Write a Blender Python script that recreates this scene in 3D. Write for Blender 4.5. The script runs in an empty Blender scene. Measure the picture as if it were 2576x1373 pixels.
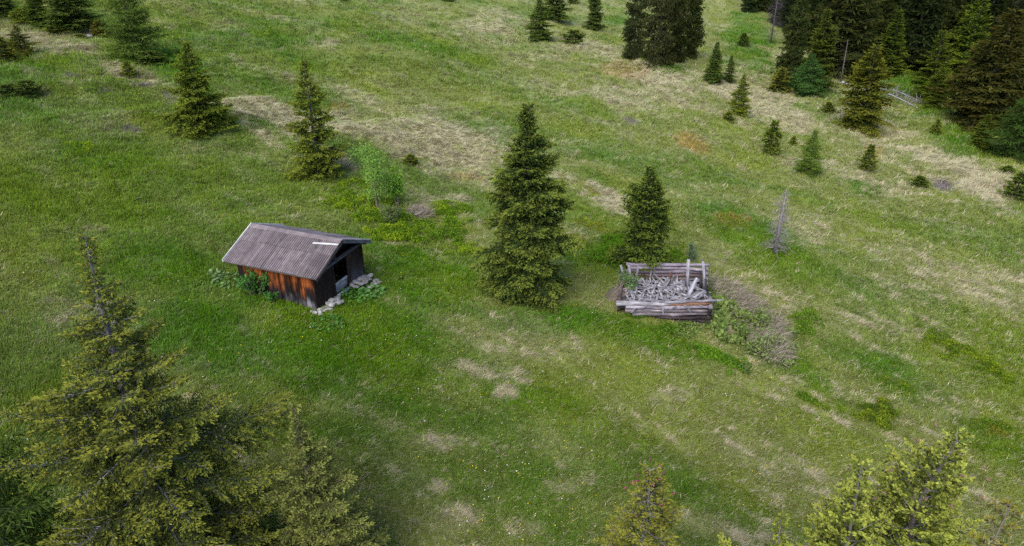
import bpy, bmesh, math
import numpy as np
from mathutils import Vector, Matrix

rng = np.random.default_rng(7)
SC = bpy.context.scene
COL = SC.collection

# ------------------------------------------------------------------ camera numbers
F, CX, CY, PITCH, CAMZ = 1720.0, 1288.0, 686.5, math.radians(27.3), 19.0   # pixels of a 2576-wide picture
CP, SP = math.cos(PITCH), math.sin(PITCH)

def proj(P):
    P = np.atleast_2d(np.asarray(P, float)) - np.array([0, 0, CAMZ])
    fw = P[:, 1] * CP - P[:, 2] * SP
    up = P[:, 1] * SP + P[:, 2] * CP
    return np.stack([CX + F * P[:, 0] / fw, CY - F * up / fw, fw], 1)

def ray(px, py):
    u = (np.asarray(px, float) - CX) / F
    v = (CY - np.asarray(py, float)) / F
    return np.stack([u, CP + v * SP, v * CP - SP], -1)

def atz(px, py, z):
    d = ray(px, py)
    return np.array([0, 0, CAMZ]) + d * ((z - CAMZ) / d[2])

# ------------------------------------------------------------------ noise
def _h(ix, iy, seed):
    n = (ix * 374761393 + iy * 668265263 + seed * 1442695041) & 0xFFFFFFFF
    n = ((n ^ (n >> 13)) * 1274126177) & 0xFFFFFFFF
    return ((n ^ (n >> 16)) & 0xFFFF) / 65535.0

def vnoise(x, y, seed=0):
    x = np.asarray(x, float); y = np.asarray(y, float)
    ix = np.floor(x).astype(np.int64); iy = np.floor(y).astype(np.int64)
    fx = x - ix; fy = y - iy
    fx = fx * fx * (3 - 2 * fx); fy = fy * fy * (3 - 2 * fy)
    a = _h(ix, iy, seed); b = _h(ix + 1, iy, seed); c = _h(ix, iy + 1, seed); d = _h(ix + 1, iy + 1, seed)
    return (a * (1 - fx) + b * fx) * (1 - fy) + (c * (1 - fx) + d * fx) * fy

def fbm(x, y, seed=0, o=4):
    s = 0.0; amp = 0.5; t = 0
    for i in range(o):
        s = s + amp * vnoise(x * 2 ** i + 17.3 * i, y * 2 ** i - 9.1 * i, seed + i); t += amp; amp *= 0.5
    return s / t

def smooth(a, b, x):
    t = np.clip((x - a) / (b - a), 0, 1)
    return t * t * (3 - 2 * t)

# ------------------------------------------------------------------ terrain height
HUT_O = np.array([-9.963, 30.257, 1.302]); HUT_YAW = -0.366

def height(x, y):
    z = -0.12 * np.minimum(x, 40) - 0.075 * np.maximum(x - 40, 0)
    z = z + 0.02 * (y - 33)
    q = np.clip(26 - y, 0, 16)
    z = z - 0.006 * q * q - 0.19 * np.maximum(10 - y, 0)
    z = z + 0.11 * np.maximum(y - 190, 0) + 0.05 * np.maximum(-x - 60, 0)
    far = smooth(25, 80, y)
    z = z + (fbm(x / 22, y / 22, 3, 3) - 0.5) * (0.9 + 1.6 * far)
    # soil creep terraces and hummocks running down to the right
    s = 0.80 * x + 0.60 * y; n = -0.60 * x + 0.80 * y
    z = z + (fbm(s / 13, n / 4.6, 11, 3) - 0.5) * (0.60 + 1.1 * far)
    z = z + (fbm(x / 2.2, y / 2.2, 21, 3) - 0.5) * (0.28 + 0.36 * far) + (fbm(s / 1.5, n / .9, 23, 2) - .5) * (.10 + .20 * far)
    d2 = (x + 11.5) ** 2 + (y - 33.2) ** 2
    w = np.exp(-d2 / 42.0)
    pl = 1.21 - 0.115 * (x - HUT_O[0]) - 0.06 * (y - HUT_O[1]) + (fbm(x / 1.2, y / 1.2, 31, 2) - .5) * .10
    z = z * (1 - w) + pl * w
    d2 = (x - 9.5) ** 2 + (y - 34.5) ** 2
    w = np.exp(-d2 / 30.0)
    pl = -1.15 - 0.15 * (x - 11.5) + 0.03 * (y - 32) + (fbm(x / 1.2, y / 1.2, 33, 2) - .5) * .12
    return z * (1 - w) + pl * w

def axis(lo, hi, dense_lo, dense_hi, d, grow):
    a = list(np.arange(dense_lo, dense_hi, d)); s = d
    while a[-1] < hi: s *= grow; a.append(a[-1] + s)
    s = d; b = []
    c = dense_lo
    while c > lo: s *= grow; c -= s; b.append(c)
    return np.array(b[::-1] + a)

GX = axis(-420, 480, -34, 34, 0.42, 1.022)
GY = axis(-30, 760, 10, 62, 0.42, 1.022)
XX, YY = np.meshgrid(GX, GY)
ZZ = height(XX, YY)

def ground(x, y):
    x = np.asarray(x, float); y = np.asarray(y, float)
    i = np.clip(np.searchsorted(GX, x) - 1, 0, len(GX) - 2); j = np.clip(np.searchsorted(GY, y) - 1, 0, len(GY) - 2)
    fx = (x - GX[i]) / (GX[i + 1] - GX[i]); fy = (y - GY[j]) / (GY[j + 1] - GY[j])
    return (ZZ[j, i] * (1 - fx) + ZZ[j, i + 1] * fx) * (1 - fy) + (ZZ[j + 1, i] * (1 - fx) + ZZ[j + 1, i + 1] * fx) * fy

def at(px, py):
    """where the sight line through a pixel of the photo meets the meadow"""
    px = np.atleast_1d(np.asarray(px, float)); py = np.atleast_1d(np.asarray(py, float))
    d = ray(px, py); o = np.array([0, 0, CAMZ])
    t = np.full(len(px), 8.0); hit = np.zeros(len(px), bool); lo = t.copy(); hi = t.copy()
    step = 1.0
    for k in range(400):
        tn = t + 0.35 + t * 0.018
        p = o + d * tn[:, None]
        b = (p[:, 2] < ground(p[:, 0], p[:, 1])) & ~hit
        lo = np.where(b, t, lo); hi = np.where(b, tn, hi); hit |= b
        t = np.where(hit, t, tn)
        if hit.all() or t.max() > 700: break
    lo = np.where(hit, lo, t); hi = np.where(hit, hi, t)
    for k in range(22):
        m = (lo + hi) / 2; p = o + d * m[:, None]
        b = p[:, 2] < ground(p[:, 0], p[:, 1])
        hi = np.where(b, m, hi); lo = np.where(b, lo, m)
    return o + d * hi[:, None]

def at1(px, py): return at([px], [py])[0]

# ------------------------------------------------------------------ objects
def tag(o, label=None, cat=None, group=None, kind=None):
    if label: o['label'] = label
    if cat: o['category'] = cat
    if group: o['group'] = group
    if kind: o['kind'] = kind
    return o

def empty(name, loc=(0, 0, 0), rz=0.0):
    o = bpy.data.objects.new(name, None); COL.objects.link(o)
    o.empty_display_size = 0.3
    o.location = [float(c) for c in loc]; o.rotation_euler = (0, 0, rz)
    return o

def make_mesh(name, V, loops, starts, mat, col=None, st=None, smoothf=False):
    me = bpy.data.meshes.new(name)
    V = np.ascontiguousarray(V, np.float32)
    me.vertices.add(len(V)); me.vertices.foreach_set('co', V.ravel())
    me.loops.add(len(loops)); me.loops.foreach_set('vertex_index', np.ascontiguousarray(loops, np.int32))
    me.polygons.add(len(starts)); me.polygons.foreach_set('loop_start', np.ascontiguousarray(starts, np.int32))
    me.update(calc_edges=True)
    me.validate()
    if not smoothf:
        me.shade_flat()
    if col is not None:
        c = np.ones((len(V), 4), np.float32); c[:, :3] = col
        me.color_attributes.new('col', 'FLOAT_COLOR', 'POINT').data.foreach_set('color', c.ravel())
    if st is not None:
        a = me.attributes.new('st', 'FLOAT_VECTOR', 'POINT'); a.data.foreach_set('vector', np.ascontiguousarray(st, np.float32).ravel())
    me.materials.append(mat)
    return me

def link(name, me, parent=None):
    o = bpy.data.objects.new(name, me); COL.objects.link(o)
    if parent is not None: o.parent = parent
    return o

class MB:
    """collects boards, tubes and rocks, then links them as one mesh object"""
    def __init__(s): s.V = []; s.L = []; s.S = []; s.C = []; s.T = []; s.n = 0; s.nl = 0
    def add(s, V, faces, C, T=None):
        V = np.asarray(V, float)
        s.V.append(V); C = np.asarray(C, float)
        s.C.append(np.broadcast_to(C, V.shape)); s.T.append(np.zeros_like(V) if T is None else T)
        for f in faces:
            s.S.append(s.nl); s.L.extend([i + s.n for i in f]); s.nl += len(f)
        s.n += len(V)
    def board(s, p0, p1, side, thick, col, n=1, bend=0.0):
        p0 = np.asarray(p0, float); p1 = np.asarray(p1, float); side = np.asarray(side, float) / 2; thick = np.asarray(thick, float) / 2
        V = []; C = []; T = []; L = np.linalg.norm(p1 - p0); r = rng.random() * 40
        w = np.linalg.norm(side) * 2
        for k in range(n + 1):
            t = k / n; c = p0 + (p1 - p0) * t + thick * bend * math.sin(t * math.pi)
            for q, (i, j) in enumerate(((-1, -1), (1, -1), (1, 1), (-1, 1))):
                V.append(c + side * i + thick * j); T.append((t * L, (q + .5) * w * .5 + r, r))
                C.append(col(t, i) if callable(col) else col)
        fs = [(0, 3, 2, 1), tuple(4 * n + i for i in range(4))]
        for k in range(n):
            b = 4 * k
            for i in range(4):
                j = (i + 1) % 4
                fs.append((b + i, b + j, b + 4 + j, b + 4 + i))
        s.add(V, fs, C, np.array(T))
    def tube(s, pts, rad, sides, col, rough=0.0, caps=True, flat=1.0):
        pts = np.asarray(pts, float); n = len(pts); rad = np.broadcast_to(rad, (n,))
        d = np.gradient(pts, axis=0); d /= np.linalg.norm(d, axis=1)[:, None] + 1e-9
        ref = np.array([0, 0, 1.0]) if abs(d[0, 2]) < .85 else np.array([1.0, 0, 0])
        u = np.cross(d, ref); u /= np.linalg.norm(u, axis=1)[:, None] + 1e-9
        v = np.cross(u, d)
        a = np.arange(sides) / sides * 2 * math.pi + rng.random() * 6
        rr = 1 + rough * (rng.random(sides) - .5)[None, :] + rough * .6 * (rng.random((n, sides)) - .5)
        V = pts[:, None, :] + (u[:, None, :] * np.cos(a)[None, :, None] + v[:, None, :] * np.sin(a)[None, :, None] * flat) * (rad[:, None] * rr)[:, :, None]
        L = np.concatenate([[0], np.cumsum(np.linalg.norm(np.diff(pts, axis=0), axis=1))]); r = rng.random() * 40
        T = np.stack(np.broadcast_arrays(L[:, None], (np.arange(sides) / sides)[None, :] * 2 * math.pi * rad.mean() + r, np.full((n, sides), r)), -1)
        if callable(col): C = np.array([[col(k / max(n - 1, 1), i / sides) for i in range(sides)] for k in range(n)]).reshape(-1, 3)
        else: C = col
        fs = []
        for k in range(n - 1):
            for i in range(sides):
                j = (i + 1) % sides
                fs.append((k * sides + i, k * sides + j, (k + 1) * sides + j, (k + 1) * sides + i))
        if caps and sides > 2:
            fs.append(tuple(range(sides - 1, -1, -1))); fs.append(tuple((n - 1) * sides + i for i in range(sides)))
        s.add(V.reshape(-1, 3), fs, C, T.reshape(-1, 3))
    def rock(s, c, size, col, seed):
        bm = bmesh.new(); bmesh.ops.create_icosphere(bm, subdivisions=2, radius=1.0)
        bm.verts.ensure_lookup_table()
        V = np.array([v.co for v in bm.verts]); fs = [tuple(v.index for v in f.verts) for f in bm.faces]; bm.free()
        R = np.random.default_rng(seed)
        for k in range(5):                       # knock flat facets into it
            d = R.normal(size=3); d /= np.linalg.norm(d); h = V @ d; m = .55 + .25 * R.random()
            V = V - np.maximum(h - m, 0)[:, None] * d
        V *= 1 + .10 * (R.random(len(V)) - .5)[:, None]
        a = R.random() * 6; M = np.array([[math.cos(a), -math.sin(a), 0], [math.sin(a), math.cos(a), 0], [0, 0, 1]])
        V = (V * np.asarray(size)) @ M.T + np.asarray(c)
        C = np.asarray(col) * (1 + .5 * (R.random((len(V), 1)) - .5))
        s.add(V, fs, C, V * 3)
    def mesh(s, name, mat, smoothf=False):
        return make_mesh(name, np.concatenate(s.V), s.L, s.S, mat, np.concatenate(s.C), np.concatenate(s.T), smoothf)
    def build(s, name, mat, parent=None, smoothf=False):
        return link(name, s.mesh(name, mat, smoothf), parent)

# ------------------------------------------------------------------ materials
def nodes(name):
    m = bpy.data.materials.new(name); m.use_nodes = True
    nt = m.node_tree; nt.nodes.clear()
    return m, nt, nt.nodes, nt.links

def N(nt, t, **kw):
    n = nt.nodes.new(t)
    for k, v in kw.items(): setattr(n, k, v)
    return n

def mixcol(nt, a, b, fac, mode='MULTIPLY'):
    m = N(nt, 'ShaderNodeMix', data_type='RGBA', blend_type=mode)
    for sock, val in ((m.inputs[6], a), (m.inputs[7], b), (m.inputs[0], fac)):
        if isinstance(val, bpy.types.NodeSocket): nt.links.new(val, sock)
        elif isinstance(val, (int, float)): sock.default_value = val
        else: sock.default_value = (*val, 1)
    return m.outputs[2]

def ramp(nt, fac, stops):
    r = N(nt, 'ShaderNodeValToRGB'); e = r.color_ramp.elements
    while len(e) < len(stops): e.new(.5)
    for q, (p, c) in zip(e, stops): q.position = p; q.color = (*c, 1) if not isinstance(c, (int, float)) else (c, c, c, 1)
    nt.links.new(fac, r.inputs[0]); return r.outputs[0]

def mat_foliage(name, transl=0.35, tint=True, gloss=0.0):
    m, nt, ns, ln = nodes(name)
    a = N(nt, 'ShaderNodeAttribute', attribute_name='col').outputs['Color']
    if tint: a = mixcol(nt, a, N(nt, 'ShaderNodeObjectInfo').outputs['Color'], 1.0)
    d = N(nt, 'ShaderNodeBsdfDiffuse'); ln.new(a, d.inputs[0])
    t = N(nt, 'ShaderNodeBsdfTranslucent'); ln.new(a, t.inputs[0])
    mx = N(nt, 'ShaderNodeMixShader'); mx.inputs[0].default_value = transl
    ln.new(d.outputs[0], mx.inputs[1]); ln.new(t.outputs[0], mx.inputs[2])
    out = N(nt, 'ShaderNodeOutputMaterial'); sh = mx.outputs[0]
    if gloss:
        g = N(nt, 'ShaderNodeBsdfGlossy'); g.inputs['Roughness'].default_value = .45
        m2 = N(nt, 'ShaderNodeMixShader'); m2.inputs[0].default_value = gloss
        ln.new(sh, m2.inputs[1]); ln.new(g.outputs[0], m2.inputs[2]); sh = m2.outputs[0]
    ln.new(sh, out.inputs[0]); return m

def mat_ground():
    m, nt, ns, ln = nodes('meadow_soil')
    a = N(nt, 'ShaderNodeAttribute', attribute_name='col').outputs['Color']
    g = N(nt, 'ShaderNodeNewGeometry')
    n1 = N(nt, 'ShaderNodeTexNoise'); n1.inputs['Scale'].default_value = 5.0; n1.inputs['Detail'].default_value = 8; n1.inputs['Roughness'].default_value = .75
    ln.new(g.outputs['Position'], n1.inputs['Vector'])
    v = ramp(nt, n1.outputs[0], [(.3, .55), (.55, 1.0), (.75, 1.5)])
    a = mixcol(nt, a, v, 1.0)
    p = N(nt, 'ShaderNodeBsdfPrincipled'); ln.new(a, p.inputs['Base Color']); p.inputs['Roughness'].default_value = .95
    p.inputs['Specular IOR Level'].default_value = .1
    b = N(nt, 'ShaderNodeBump'); b.inputs['Strength'].default_value = .8; b.inputs['Distance'].default_value = .12
    ln.new(n1.outputs[0], b.inputs['Height']); ln.new(b.outputs[0], p.inputs['Normal'])
    o = N(nt, 'ShaderNodeOutputMaterial'); ln.new(p.outputs[0], o.inputs[0]); return m

def mat_wood(name, contrast=.55, bump=.5, rough=.85, sx=1.2, sy=38.0):
    m, nt, ns, ln = nodes(name)
    a = N(nt, 'ShaderNodeAttribute', attribute_name='col').outputs['Color']
    s = N(nt, 'ShaderNodeAttribute', attribute_name='st').outputs['Vector']
    mp = N(nt, 'ShaderNodeMapping'); mp.inputs['Scale'].default_value = (sx, sy, 1.0); ln.new(s, mp.inputs[0])
    n1 = N(nt, 'ShaderNodeTexNoise'); n1.inputs['Scale'].default_value = 1.0; n1.inputs['Detail'].default_value = 6; n1.inputs['Roughness'].default_value = .7
    ln.new(mp.outputs[0], n1.inputs['Vector'])
    n2 = N(nt, 'ShaderNodeTexNoise'); n2.inputs['Scale'].default_value = 3.5; n2.inputs['Detail'].default_value = 4; ln.new(s, n2.inputs['Vector'])
    v = ramp(nt, n1.outputs[0], [(.30, 1 - contrast), (.5, 1.0), (.72, 1 + contrast * .7)])
    w = ramp(nt, n2.outputs[0], [(.3, .75), (.7, 1.2)])
    a = mixcol(nt, mixcol(nt, a, v, 1.0), w, 1.0)
    p = N(nt, 'ShaderNodeBsdfPrincipled'); ln.new(a, p.inputs['Base Color']); p.inputs['Roughness'].default_value = rough
    p.inputs['Specular IOR Level'].default_value = .10
    b = N(nt, 'ShaderNodeBump'); b.inputs['Strength'].default_value = bump; b.inputs['Distance'].default_value = .02
    ln.new(n1.outputs[0], b.inputs['Height']); ln.new(b.outputs[0], p.inputs['Normal'])
    o = N(nt, 'ShaderNodeOutputMaterial'); ln.new(p.outputs[0], o.inputs[0]); return m

def mat_rough(name, scale=9.0, lo=.55, hi=1.5, spots=None):
    m, nt, ns, ln = nodes(name)
    a = N(nt, 'ShaderNodeAttribute', attribute_name='col').outputs['Color']
    tc = N(nt, 'ShaderNodeTexCoord')
    n1 = N(nt, 'ShaderNodeTexNoise'); n1.inputs['Scale'].default_value = scale; n1.inputs['Detail'].default_value = 8; n1.inputs['Roughness'].default_value = .7
    ln.new(tc.outputs['Object'], n1.inputs['Vector'])
    a = mixcol(nt, a, ramp(nt, n1.outputs[0], [(.3, lo), (.5, 1.0), (.7, hi)]), 1.0)
    if spots:
        n2 = N(nt, 'ShaderNodeTexNoise'); n2.inputs['Scale'].default_value = scale * .45; n2.inputs['Detail'].default_value = 6
        ln.new(tc.outputs['Object'], n2.inputs['Vector'])
        a = mixcol(nt, a, spots, ramp(nt, n2.outputs[0], [(.52, 0.0), (.62, .85)]), 'MIX')
    p = N(nt, 'ShaderNodeBsdfPrincipled'); ln.new(a, p.inputs['Base Color']); p.inputs['Roughness'].default_value = .9
    p.inputs['Specular IOR Level'].default_value = .2
    b = N(nt, 'ShaderNodeBump'); b.inputs['Strength'].default_value = .6; b.inputs['Distance'].default_value = .03
    ln.new(n1.outputs[0], b.inputs['Height']); ln.new(b.outputs[0], p.inputs['Normal'])
    o = N(nt, 'ShaderNodeOutputMaterial'); ln.new(p.outputs[0], o.inputs[0]); return m

M_GROUND = mat_ground()
M_GRASS = mat_foliage('grass_blades', .30, tint=False)
M_LEAF = mat_foliage('leaves', .30, tint=True)
M_NEEDLE = mat_foliage('needles', .18, tint=True)
M_PLANK = mat_wood('weathered_planks', .75, .6)
M_LOG = mat_wood('grey_logs', .85, .9, sx=.8, sy=22)
M_BARK = mat_rough('bark', 14, .5, 1.5)
M_STONE = mat_rough('field_stone', 6, .6, 1.4, spots=(.24, .24, .21))
M_ROOF = mat_wood('fibre_cement', .22, .15, .8, sx=.8, sy=9)
M_EARTH = mat_rough('earth', 10, .5, 1.5)

# ------------------------------------------------------------------ ruin (frame first: the meadow must know its footprint)
R_C0 = at1(1800, 821)
ZF = atz(1800, 755, 0)  # placeholder, solved below
def solve_height(base, py):
    lo, hi = 0.0, 40.0
    for _ in range(50):
        m = (lo + hi) / 2
        if proj(base + np.array([0, 0, m]))[0, 1] > py: lo = m
        else: hi = m
    return lo
R_H = solve_height(R_C0, 757)
ZF = R_C0[2] + R_H
R_FR = atz(1797, 757, ZF); R_FL = atz(1552, 757, ZF)
ZB = ZF + .12
R_BR = atz(1779, 664, ZB); R_BL = atz(1572, 661, ZB)
print('ruin', R_C0, R_H, R_FR, R_FL, R_BR, R_BL, ground(R_BR[0], R_BR[1]), ground(R_FL[0], R_FL[1]))
def in_ruin(x, y):
    Q = [R_FL, R_FR, R_BR, R_BL]; ok = np.ones(np.shape(x), bool)
    for i in range(4):
        a = Q[i]; b = Q[(i + 1) % 4]
        ok &= ((b[0] - a[0]) * (y - a[1]) - (b[1] - a[1]) * (x - a[0])) > .1
    return ok

# ------------------------------------------------------------------ meadow colours
def ell(px, py, rx, ry, rot=0.0):
    r = math.radians(rot); c = at1(px, py)[:2]
    A = at1(px + rx * math.cos(r), py + rx * math.sin(r))[:2] - c
    B = at1(px - ry * math.sin(r), py + ry * math.cos(r))[:2] - c
    return c, np.linalg.inv(np.stack([A, B], 1))

def inside(e, x, y, warp):
    c, M = e
    dx = x - c[0]; dy = y - c[1]
    q = np.sqrt((M[0, 0] * dx + M[0, 1] * dy) ** 2 + (M[1, 0] * dx + M[1, 1] * dy) ** 2)
    return 1 - smooth(.30, 1.30, q + warp)

LUSH = [(620, 860, 330, 130, 12, .9), (900, 860, 260, 120, 20, .9), (1020, 690, 190, 60, 20, .7), (900, 980, 420, 60, 15, .5), (760, 1080, 260, 50, 5, .4), (150, 470, 260, 110, 5, .25),
        (420, 650, 330, 110, 10, .5), (1690, 860, 190, 60, 20, .75), (1960, 660, 250, 55, 24, .75), (2000, 930, 260, 45, 30, .7), (1800, 560, 160, 50, 20, .5), (1120, 660, 120, 60, 0, .6),
        (1880, 90, 80, 95, 0, 1.0), (1740, 200, 60, 25, 10, .9), (2300, 225, 130, 45, 15, 1.0), (2420, 360, 120, 60, 35, .9), (430, 155, 70, 30, 10, .9), (350, 135, 70, 25, 0, .8), (1560, 45, 60, 50, 0, .7),
        (1300, 390, 160, 22, 28, .5), (1500, 440, 120, 20, 22, .4), (2250, 960, 200, 45, 30, .6), (2480, 1130, 150, 60, 20, .6), (1720, 1230, 120, 60, 0, .3), (1500, 1200, 200, 60, 0, .3), (600, 60, 260, 60, 5, .3),
        (1060, 140, 300, 50, 12, .25), (1400, 1010, 190, 40, 10, .4), (2180, 470, 60, 25, 0, .6), (660, 310, 45, 25, 10, .7), (1350, 800, 110, 40, 0, .6), (1460, 640, 90, 45, 0, .5), (2420, 600, 160, 40, 20, .25), (1560, 830, 150, 45, 15, .6)]
STRAW = [(700, 290, 140, 38, 18, 1.0), (670, 345, 45, 16, 30, 1.2), (980, 330, 240, 48, 12, .85), (1220, 360, 230, 55, 16, .8), (1430, 450, 180, 34, 22, 1.15), (1540, 520, 70, 14, 20, .9), (130, 105, 110, 26, 8, .9), (330, 190, 90, 14, 15, .8),
         (1250, 55, 90, 40, 10, .7), (1480, 120, 120, 30, 15, .8), (1690, 195, 160, 24, 8, 1.2), (1640, 245, 240, 34, 12, .6), (1890, 255, 210, 34, 22, .9), (2210, 335, 150, 34, 14, .8), (2390, 410, 200, 44, 18, .95), (2480, 450, 110, 30, 25, .8),
         (2050, 610, 110, 26, 25, .5), (2110, 430, 160, 24, 20, .35), (860, 400, 50, 20, 20, .8), (1080, 400, 200, 30, 15, .45), (1290, 850, 200, 60, 15, .3), (1200, 935, 150, 30, 10, .5), (1270, 985, 35, 22, 0, 1.1),
         (1690, 995, 50, 20, 0, .6), (1900, 1120, 260, 50, 20, .15), (1100, 1110, 120, 30, 0, .5), (1160, 1300, 60, 40, 0, .9), (1110, 1225, 25, 20, 0, .9), (180, 1130, 55, 22, 0, .9), (550, 1085, 35, 16, 0, .9), (470, 1000, 30, 14, 0, .7),
         (1310, 1330, 60, 24, 0, .9), (1430, 1220, 60, 24, 0, .6), (1800, 1320, 160, 40, 20, .6), (990, 605, 28, 9, 0, 1.1), (1140, 605, 22, 9, 0, 1.1), (1450, 600, 45, 16, 10, .9), (1120, 500, 60, 10, 5, .7), (1430, 415, 50, 8, 5, .5), (830, 110, 34, 10, 0, .9), (230, 790, 200, 40, 10, .12), (640, 900, 160, 40, 20, .08),
         (2230, 760, 240, 60, 24, .15), (2330, 680, 200, 50, 20, .2), (960, 275, 170, 24, 12, .55), (580, 250, 70, 24, 10, .5), (2150, 120, 60, 40, 0, .2), (2520, 720, 120, 60, 20, .35), (2290, 430, 70, 14, 20, .8), (2480, 480, 90, 14, 20, .9)]
RUST = [(1735, 365, 60, 12, 22, .5), (1835, 545, 55, 18, 10, .4), (1180, 445, 60, 10, 5, .3), (860, 265, 40, 12, 0, .4), (2200, 380, 30, 12, 0, .4), (1560, 180, 60, 18, 5, .4)]
PURPLE = [(460, 330, 26, 9, 25), (180, 190, 18, 6, 0), (268, 232, 16, 6, 0), (360, 215, 26, 6, 0), (330, 325, 32, 9, 10), (220, 88, 20, 6, 0), (425, 240, 22, 7, 20), (2370, 470, 30, 8, 10), (1590, 305, 22, 5, 10)]
YELLOW = [(180, 510, 380, 150, 5, .9), (60, 640, 200, 120, 0, .8), (420, 420, 260, 60, 10, .6), (1930, 655, 220, 50, 24, .7), (1560, 560, 200, 40, 22, .6), (1000, 900, 300, 40, 10, .3), (1250, 250, 300, 60, 14, .3), (2450, 640, 160, 60, 24, .4), (1700, 860, 150, 50, 20, .4)]
YEL_E = [(ell(*p[:5]), p[5]) for p in YELLOW]
LUSH_E = [(ell(*p[:5]), p[5]) for p in LUSH]; STRAW_E = [(ell(*p[:5]), p[5]) for p in STRAW]
RUST_E = [(ell(*p[:5]), p[5]) for p in RUST]; PURPLE_E = [ell(*p) for p in PURPLE]
FLOW = at1(1420, 742)[:2] - at1(1288, 686)[:2]; FLOW /= np.linalg.norm(FLOW)

def meadow(x, y):
    """lushness, share of dead straw, rust and heather-purple on the ground at x, y"""
    s = x * FLOW[0] + y * FLOW[1]; n = -x * FLOW[1] + y * FLOW[0]
    w1 = (fbm(x / 4.0, y / 4.0, 51, 4) - .5) * 1.5
    far = smooth(36, 110, y)
    lush = (fbm(s / 14, n / 5, 61, 4) - .5) * 2.0 + .36 - .20 * far - .22 * smooth(0, 30, x) + .1 * smooth(0, -20, x)
    straw = smooth(.50, .80, fbm(s / 3.0, n / 1.2, 71, 4)) * (.22 + .04 * smooth(0, 25, x)) + smooth(.45, .75, fbm(s / 10, n / 4, 75, 3)) * .16 * (.5 + far) + .035 + .05 * far * smooth(-30, 20, x) + .03 * smooth(-4, 22, x)
    for e, k in LUSH_E:
        i = inside(e, x, y, w1) * k; lush = lush + i * 1.25; straw = straw * (1 - .75 * np.minimum(i, 1))
    streak = .62 + .75 * smooth(.35, .70, fbm(s / 1.6, n / .45, 81, 3))
    for e, k in STRAW_E:
        i = inside(e, x, y, w1 * 1.2); straw = straw + i * k * .66 * streak; lush = lush - i * k * .35
    rust = 0
    for e, k in RUST_E: rust = np.maximum(rust, inside(e, x, y, w1) * k)
    purple = 0
    for e in PURPLE_E: purple = np.maximum(purple, inside(e, x, y, w1 * .6))
    return np.clip(lush, 0, 1.3), np.clip(straw, 0, .95), rust, purple

C_OLIVE = np.array([.138, .165, .034]); C_LUSH = np.array([.054, .128, .006]); C_YEL = np.array([.138, .184, .009])
C_STRAW = np.array([.46, .405, .255]); C_RUST = np.array([.28, .165, .045]); C_PURP = np.array([.15, .125, .13])

def green_at(x, y, lush):
    yel = smooth(.45, .75, fbm(x / 5, y / 5, 91, 3)) * .8; w1 = (fbm(x / 4, y / 4, 95, 3) - .5) * 1.2
    for e, k in YEL_E: yel = np.maximum(yel, inside(e, x, y, w1) * k)
    yel = yel[..., None]
    base = C_OLIVE * (1 - .65 * yel) + C_YEL * .65 * yel
    l = np.clip(lush, 0, 1)[..., None]
    return base * (1 - l) + C_LUSH * (1 - .5 * yel) * l + C_YEL * .5 * yel * l

def build_ground():
    x = XX.ravel(); y = YY.ravel()
    lush, straw, rust, purple = meadow(x, y)
    c = green_at(x, y, lush)
    c = c * (1 - straw[:, None] * .75) + C_STRAW * straw[:, None] * .75
    c = c * (1 - rust[:, None]) + C_RUST * rust[:, None]
    c = c * (1 - purple[:, None] * .9) + C_PURP * purple[:, None] * .9
    c = c * .80
    ny, nx = XX.shape
    idx = np.arange(nx * ny).reshape(ny, nx)
    q = np.stack([idx[:-1, :-1], idx[:-1, 1:], idx[1:, 1:], idx[1:, :-1]], -1).reshape(-1, 4)
    me = make_mesh('meadow', np.stack([x, y, ZZ.ravel()], 1), q.ravel(), np.arange(len(q)) * 4, M_GROUND, c, None, True)
    tag(link('meadow_ground', me), kind='structure')

def in_buildings(x, y):
    c, s = math.cos(HUT_YAW), math.sin(HUT_YAW)
    a = (x - HUT_O[0]) * c + (y - HUT_O[1]) * s; b = -(x - HUT_O[0]) * s + (y - HUT_O[1]) * c
    return ((a > -4.75) & (a < .05) & (b > -.06) & (b < 4.4)) | in_ruin(x, y)

def frame_points(n, m=0.13, top=0.0):
    """random spots on the meadow, denser near the path where one stands to look"""
    u = rng.uniform(-m * 2576, (1 + m) * 2576, n); v = rng.uniform(-top * 1373, (1 + m) * 1373, n)
    # march a coarse smooth slope, then drop onto the mesh
    return at(u, v)

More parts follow.
